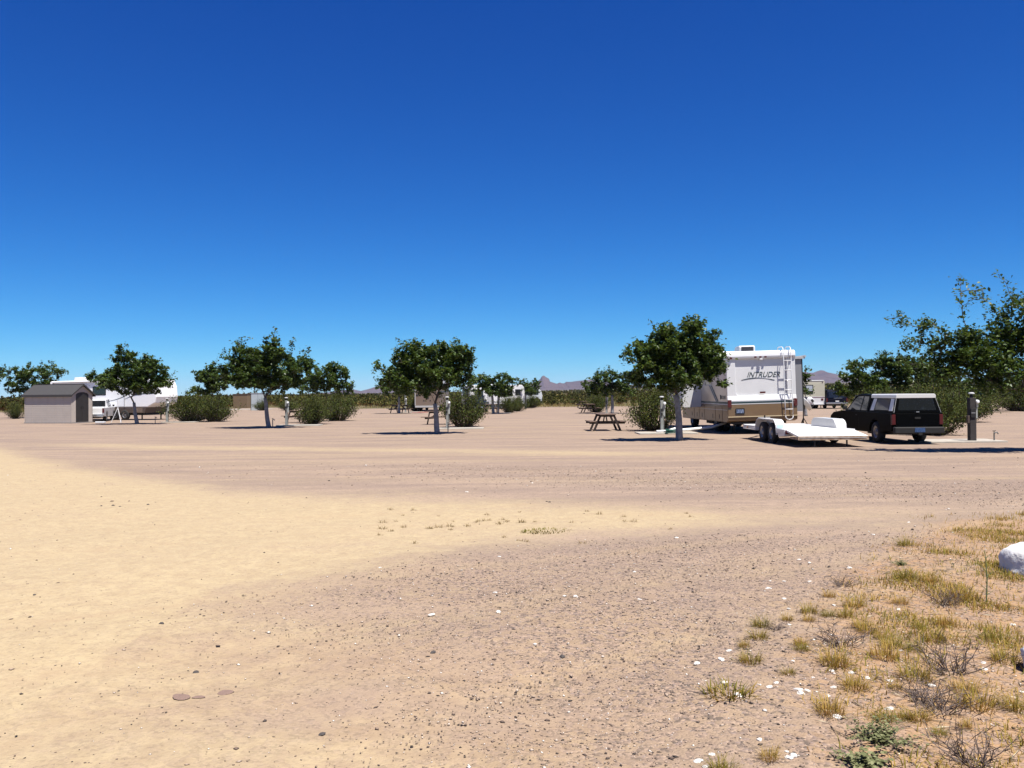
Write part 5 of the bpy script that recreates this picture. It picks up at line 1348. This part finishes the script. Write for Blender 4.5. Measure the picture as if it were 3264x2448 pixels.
paint_m = mat('painted_boulder', (.66,.66,.66), .8, scale=2.5, col2=(.50,.48,.45), bump=.5, bscale=7, dist=.03, detail=9)
b1 = rock_mesh(41, paint_m, 4, .60, 'painted_boulder', .075); o = inst(b1, 'painted_boulder', 4.80, 8.15, .36, 'large whitewashed boulder at the edge of the weedy corner', 'boulder', None, rz=.4, z=.07)
o = inst(rock_mesh(43, paint_m, 3, .7, 'painted_boulder', .12), 'painted_boulder', 3.28, 5.42, .17, 'smaller whitewashed boulder sunk among dark dead weeds', 'boulder', None, rz=.9, z=.04)
flat_m = mat('brown_flat_stone', (.20,.13,.10), .85, var=.3, scale=8)
for i, (x, y, s) in enumerate([(-1.9, 5.02, .055), (-1.80, 5.02, .028), (-1.68, 5.12, .04)]):
    inst(rock_mesh(90+i, flat_m, 2, .06, 'flat_stone', .12), 'flat_stone', x, y, s, ['broad flat brown stone pressed into the bare sand', 'small flat stone touching the broad brown one', 'faint flat stone a step past the broad brown one'][i], 'stone', None, z=gz(x, y) + .0015)

# loose gravel of the foreground: real pebbles, far too many to count
peb_m = attr_mat('pebble', [(0, (.03,.026,.025)), (.22, (.065,.052,.046)), (.4, (.13,.092,.072)), (.6, (.22,.16,.12)), (.8, (.31,.23,.17)), (.93, (.40,.33,.27)), (1, (.65,.62,.57))], .85, 0, spec=.2)
n = 105000
yy = 3.0 * (22/3.0) ** (rng.random(n)**.85); xx = (rng.random(n)*2 - 1) * (yy*.62 + .4)
wlq = np.interp(yy, [4.02, 5.43, 7.47], [-.45, -1.17, -2.67]); bq = poly_y(SAND_BOT, xx); tq = poly_y(SAND_TOP, xx)
pn = np.sin(xx*1.7 + 2*np.sin(yy*.9))*np.sin(yy*1.1 + xx*.5)
dn = .06 + .94*sstep(-.8, 1.4, xx - wlq)*sstep(-.3, .8, bq - yy)*(.6 + .4*pn) + .75*sstep(3.2, .8, np.abs(yy - tq - 3.6))*sstep(-6, 3, xx)
dn *= np.where((yy > bq) & (yy < tq), .3, 1)
keep = rng.random(n) < dn; xx, yy = xx[keep], yy[keep]; n = len(xx)
s = np.clip(rng.lognormal(math.log(.0032), .42, n), .0018, .011)*(1 + .085*yy)
octv = np.array([(1,0,0),(0,1,0),(-1,0,0),(0,-1,0),(0,0,1),(0,0,-.6)], float)
octf = np.array([(0,1,4),(1,2,4),(2,3,4),(3,0,4),(1,0,5),(2,1,5),(3,2,5),(0,3,5)])
a = rng.random(n)*6.283; ca, sa = np.cos(a), np.sin(a)
Vp = octv[None]*rng.uniform(.6, 1.3, (n, 6, 1))*(s[:, None]*np.array([1, 1, .62])[None] * np.stack([rng.uniform(.8, 1.5, n), np.ones(n), rng.uniform(.6, 1.1, n)], 1))[:, None, :]
Vx = Vp[..., 0]*ca[:, None] - Vp[..., 1]*sa[:, None]; Vy = Vp[..., 0]*sa[:, None] + Vp[..., 1]*ca[:, None]
Vp = np.stack([Vx + xx[:, None], Vy + yy[:, None], Vp[..., 2] + (land(xx, yy) + s*.18)[:, None]], -1).reshape(-1, 3)
Fp = (np.arange(n)[:, None, None]*6 + octf[None]).reshape(-1, 3)
pv = rng.random(n)**.8; o = np_mesh('gravel', Vp, Fp, peb_m, dict(v=np.repeat(pv, 6))); o['kind'] = 'stuff'
tag(o, 'loose pebbles of the gravel drive', 'gravel')
# twigs and straw litter in the weedy corner
n = 420; yy = rng.uniform(3.6, 9, n); xx = np.interp(yy, [3.98, 5.95, 7.91, 11.59], [1.3, 1.9, 2.8, 5.4]) + rng.gamma(2, .6, n); keep = xx < yy*.6; xx, yy = xx[keep], yy[keep]
mb_v, mb_f, va = [], [], []
for x, y in zip(xx, yy):
    a = rng.random()*6.28; l = rng.uniform(.02, .09); z = gz(x, y); o_ = len(mb_v); c, s_ = math.cos(a)*l, math.sin(a)*l; w_ = .003
    mb_v += [(x-c-s_/l*w_, y-s_+c/l*w_, z+.004), (x-c+s_/l*w_, y-s_-c/l*w_, z+.004), (x+c, y+s_, z+.012), (x, y, z+.014)]; q = rng.random(); va += [q]*4
    mb_f += [(o_, o_+1, o_+3), (o_+1, o_+2, o_+3), (o_, o_+3, o_+2), (o_, o_+2, o_+1)]
o = np_mesh('twig_litter', mb_v, mb_f, attr_mat('litter', [(0, (.06,.04,.03)), (.6, (.2,.15,.095)), (1, (.4,.34,.24))], .9), dict(v=va)); o['kind'] = 'stuff'
tag(o, 'fine dry twig and straw litter on the orange soil', 'litter')

# ------------------------------------------------------------------ desert air
hz = MB().box(-8300, 8300, -420, 8800, -1.2, 150).build('haze', white)
hz.data.materials.clear()
hm = bpy.data.materials.new('desert_haze'); hm.use_nodes = True; hn = hm.node_tree; hn.nodes.clear()
ho = hn.nodes.new('ShaderNodeOutputMaterial'); pv_ = hn.nodes.new('ShaderNodeVolumePrincipled')
pv_.inputs['Color'].default_value = (.52,.64,1.0,1); pv_.inputs['Density'].default_value = HAZE_D; pv_.inputs['Density Attribute'].default_value = ''; pv_.inputs['Anisotropy'].default_value = 0.0
hn.links.new(pv_.outputs[0], ho.inputs['Volume']); hz.data.materials.append(hm); hz['kind'] = 'stuff'
tag(hz, 'thin pale blue desert air over the whole plain', 'haze')
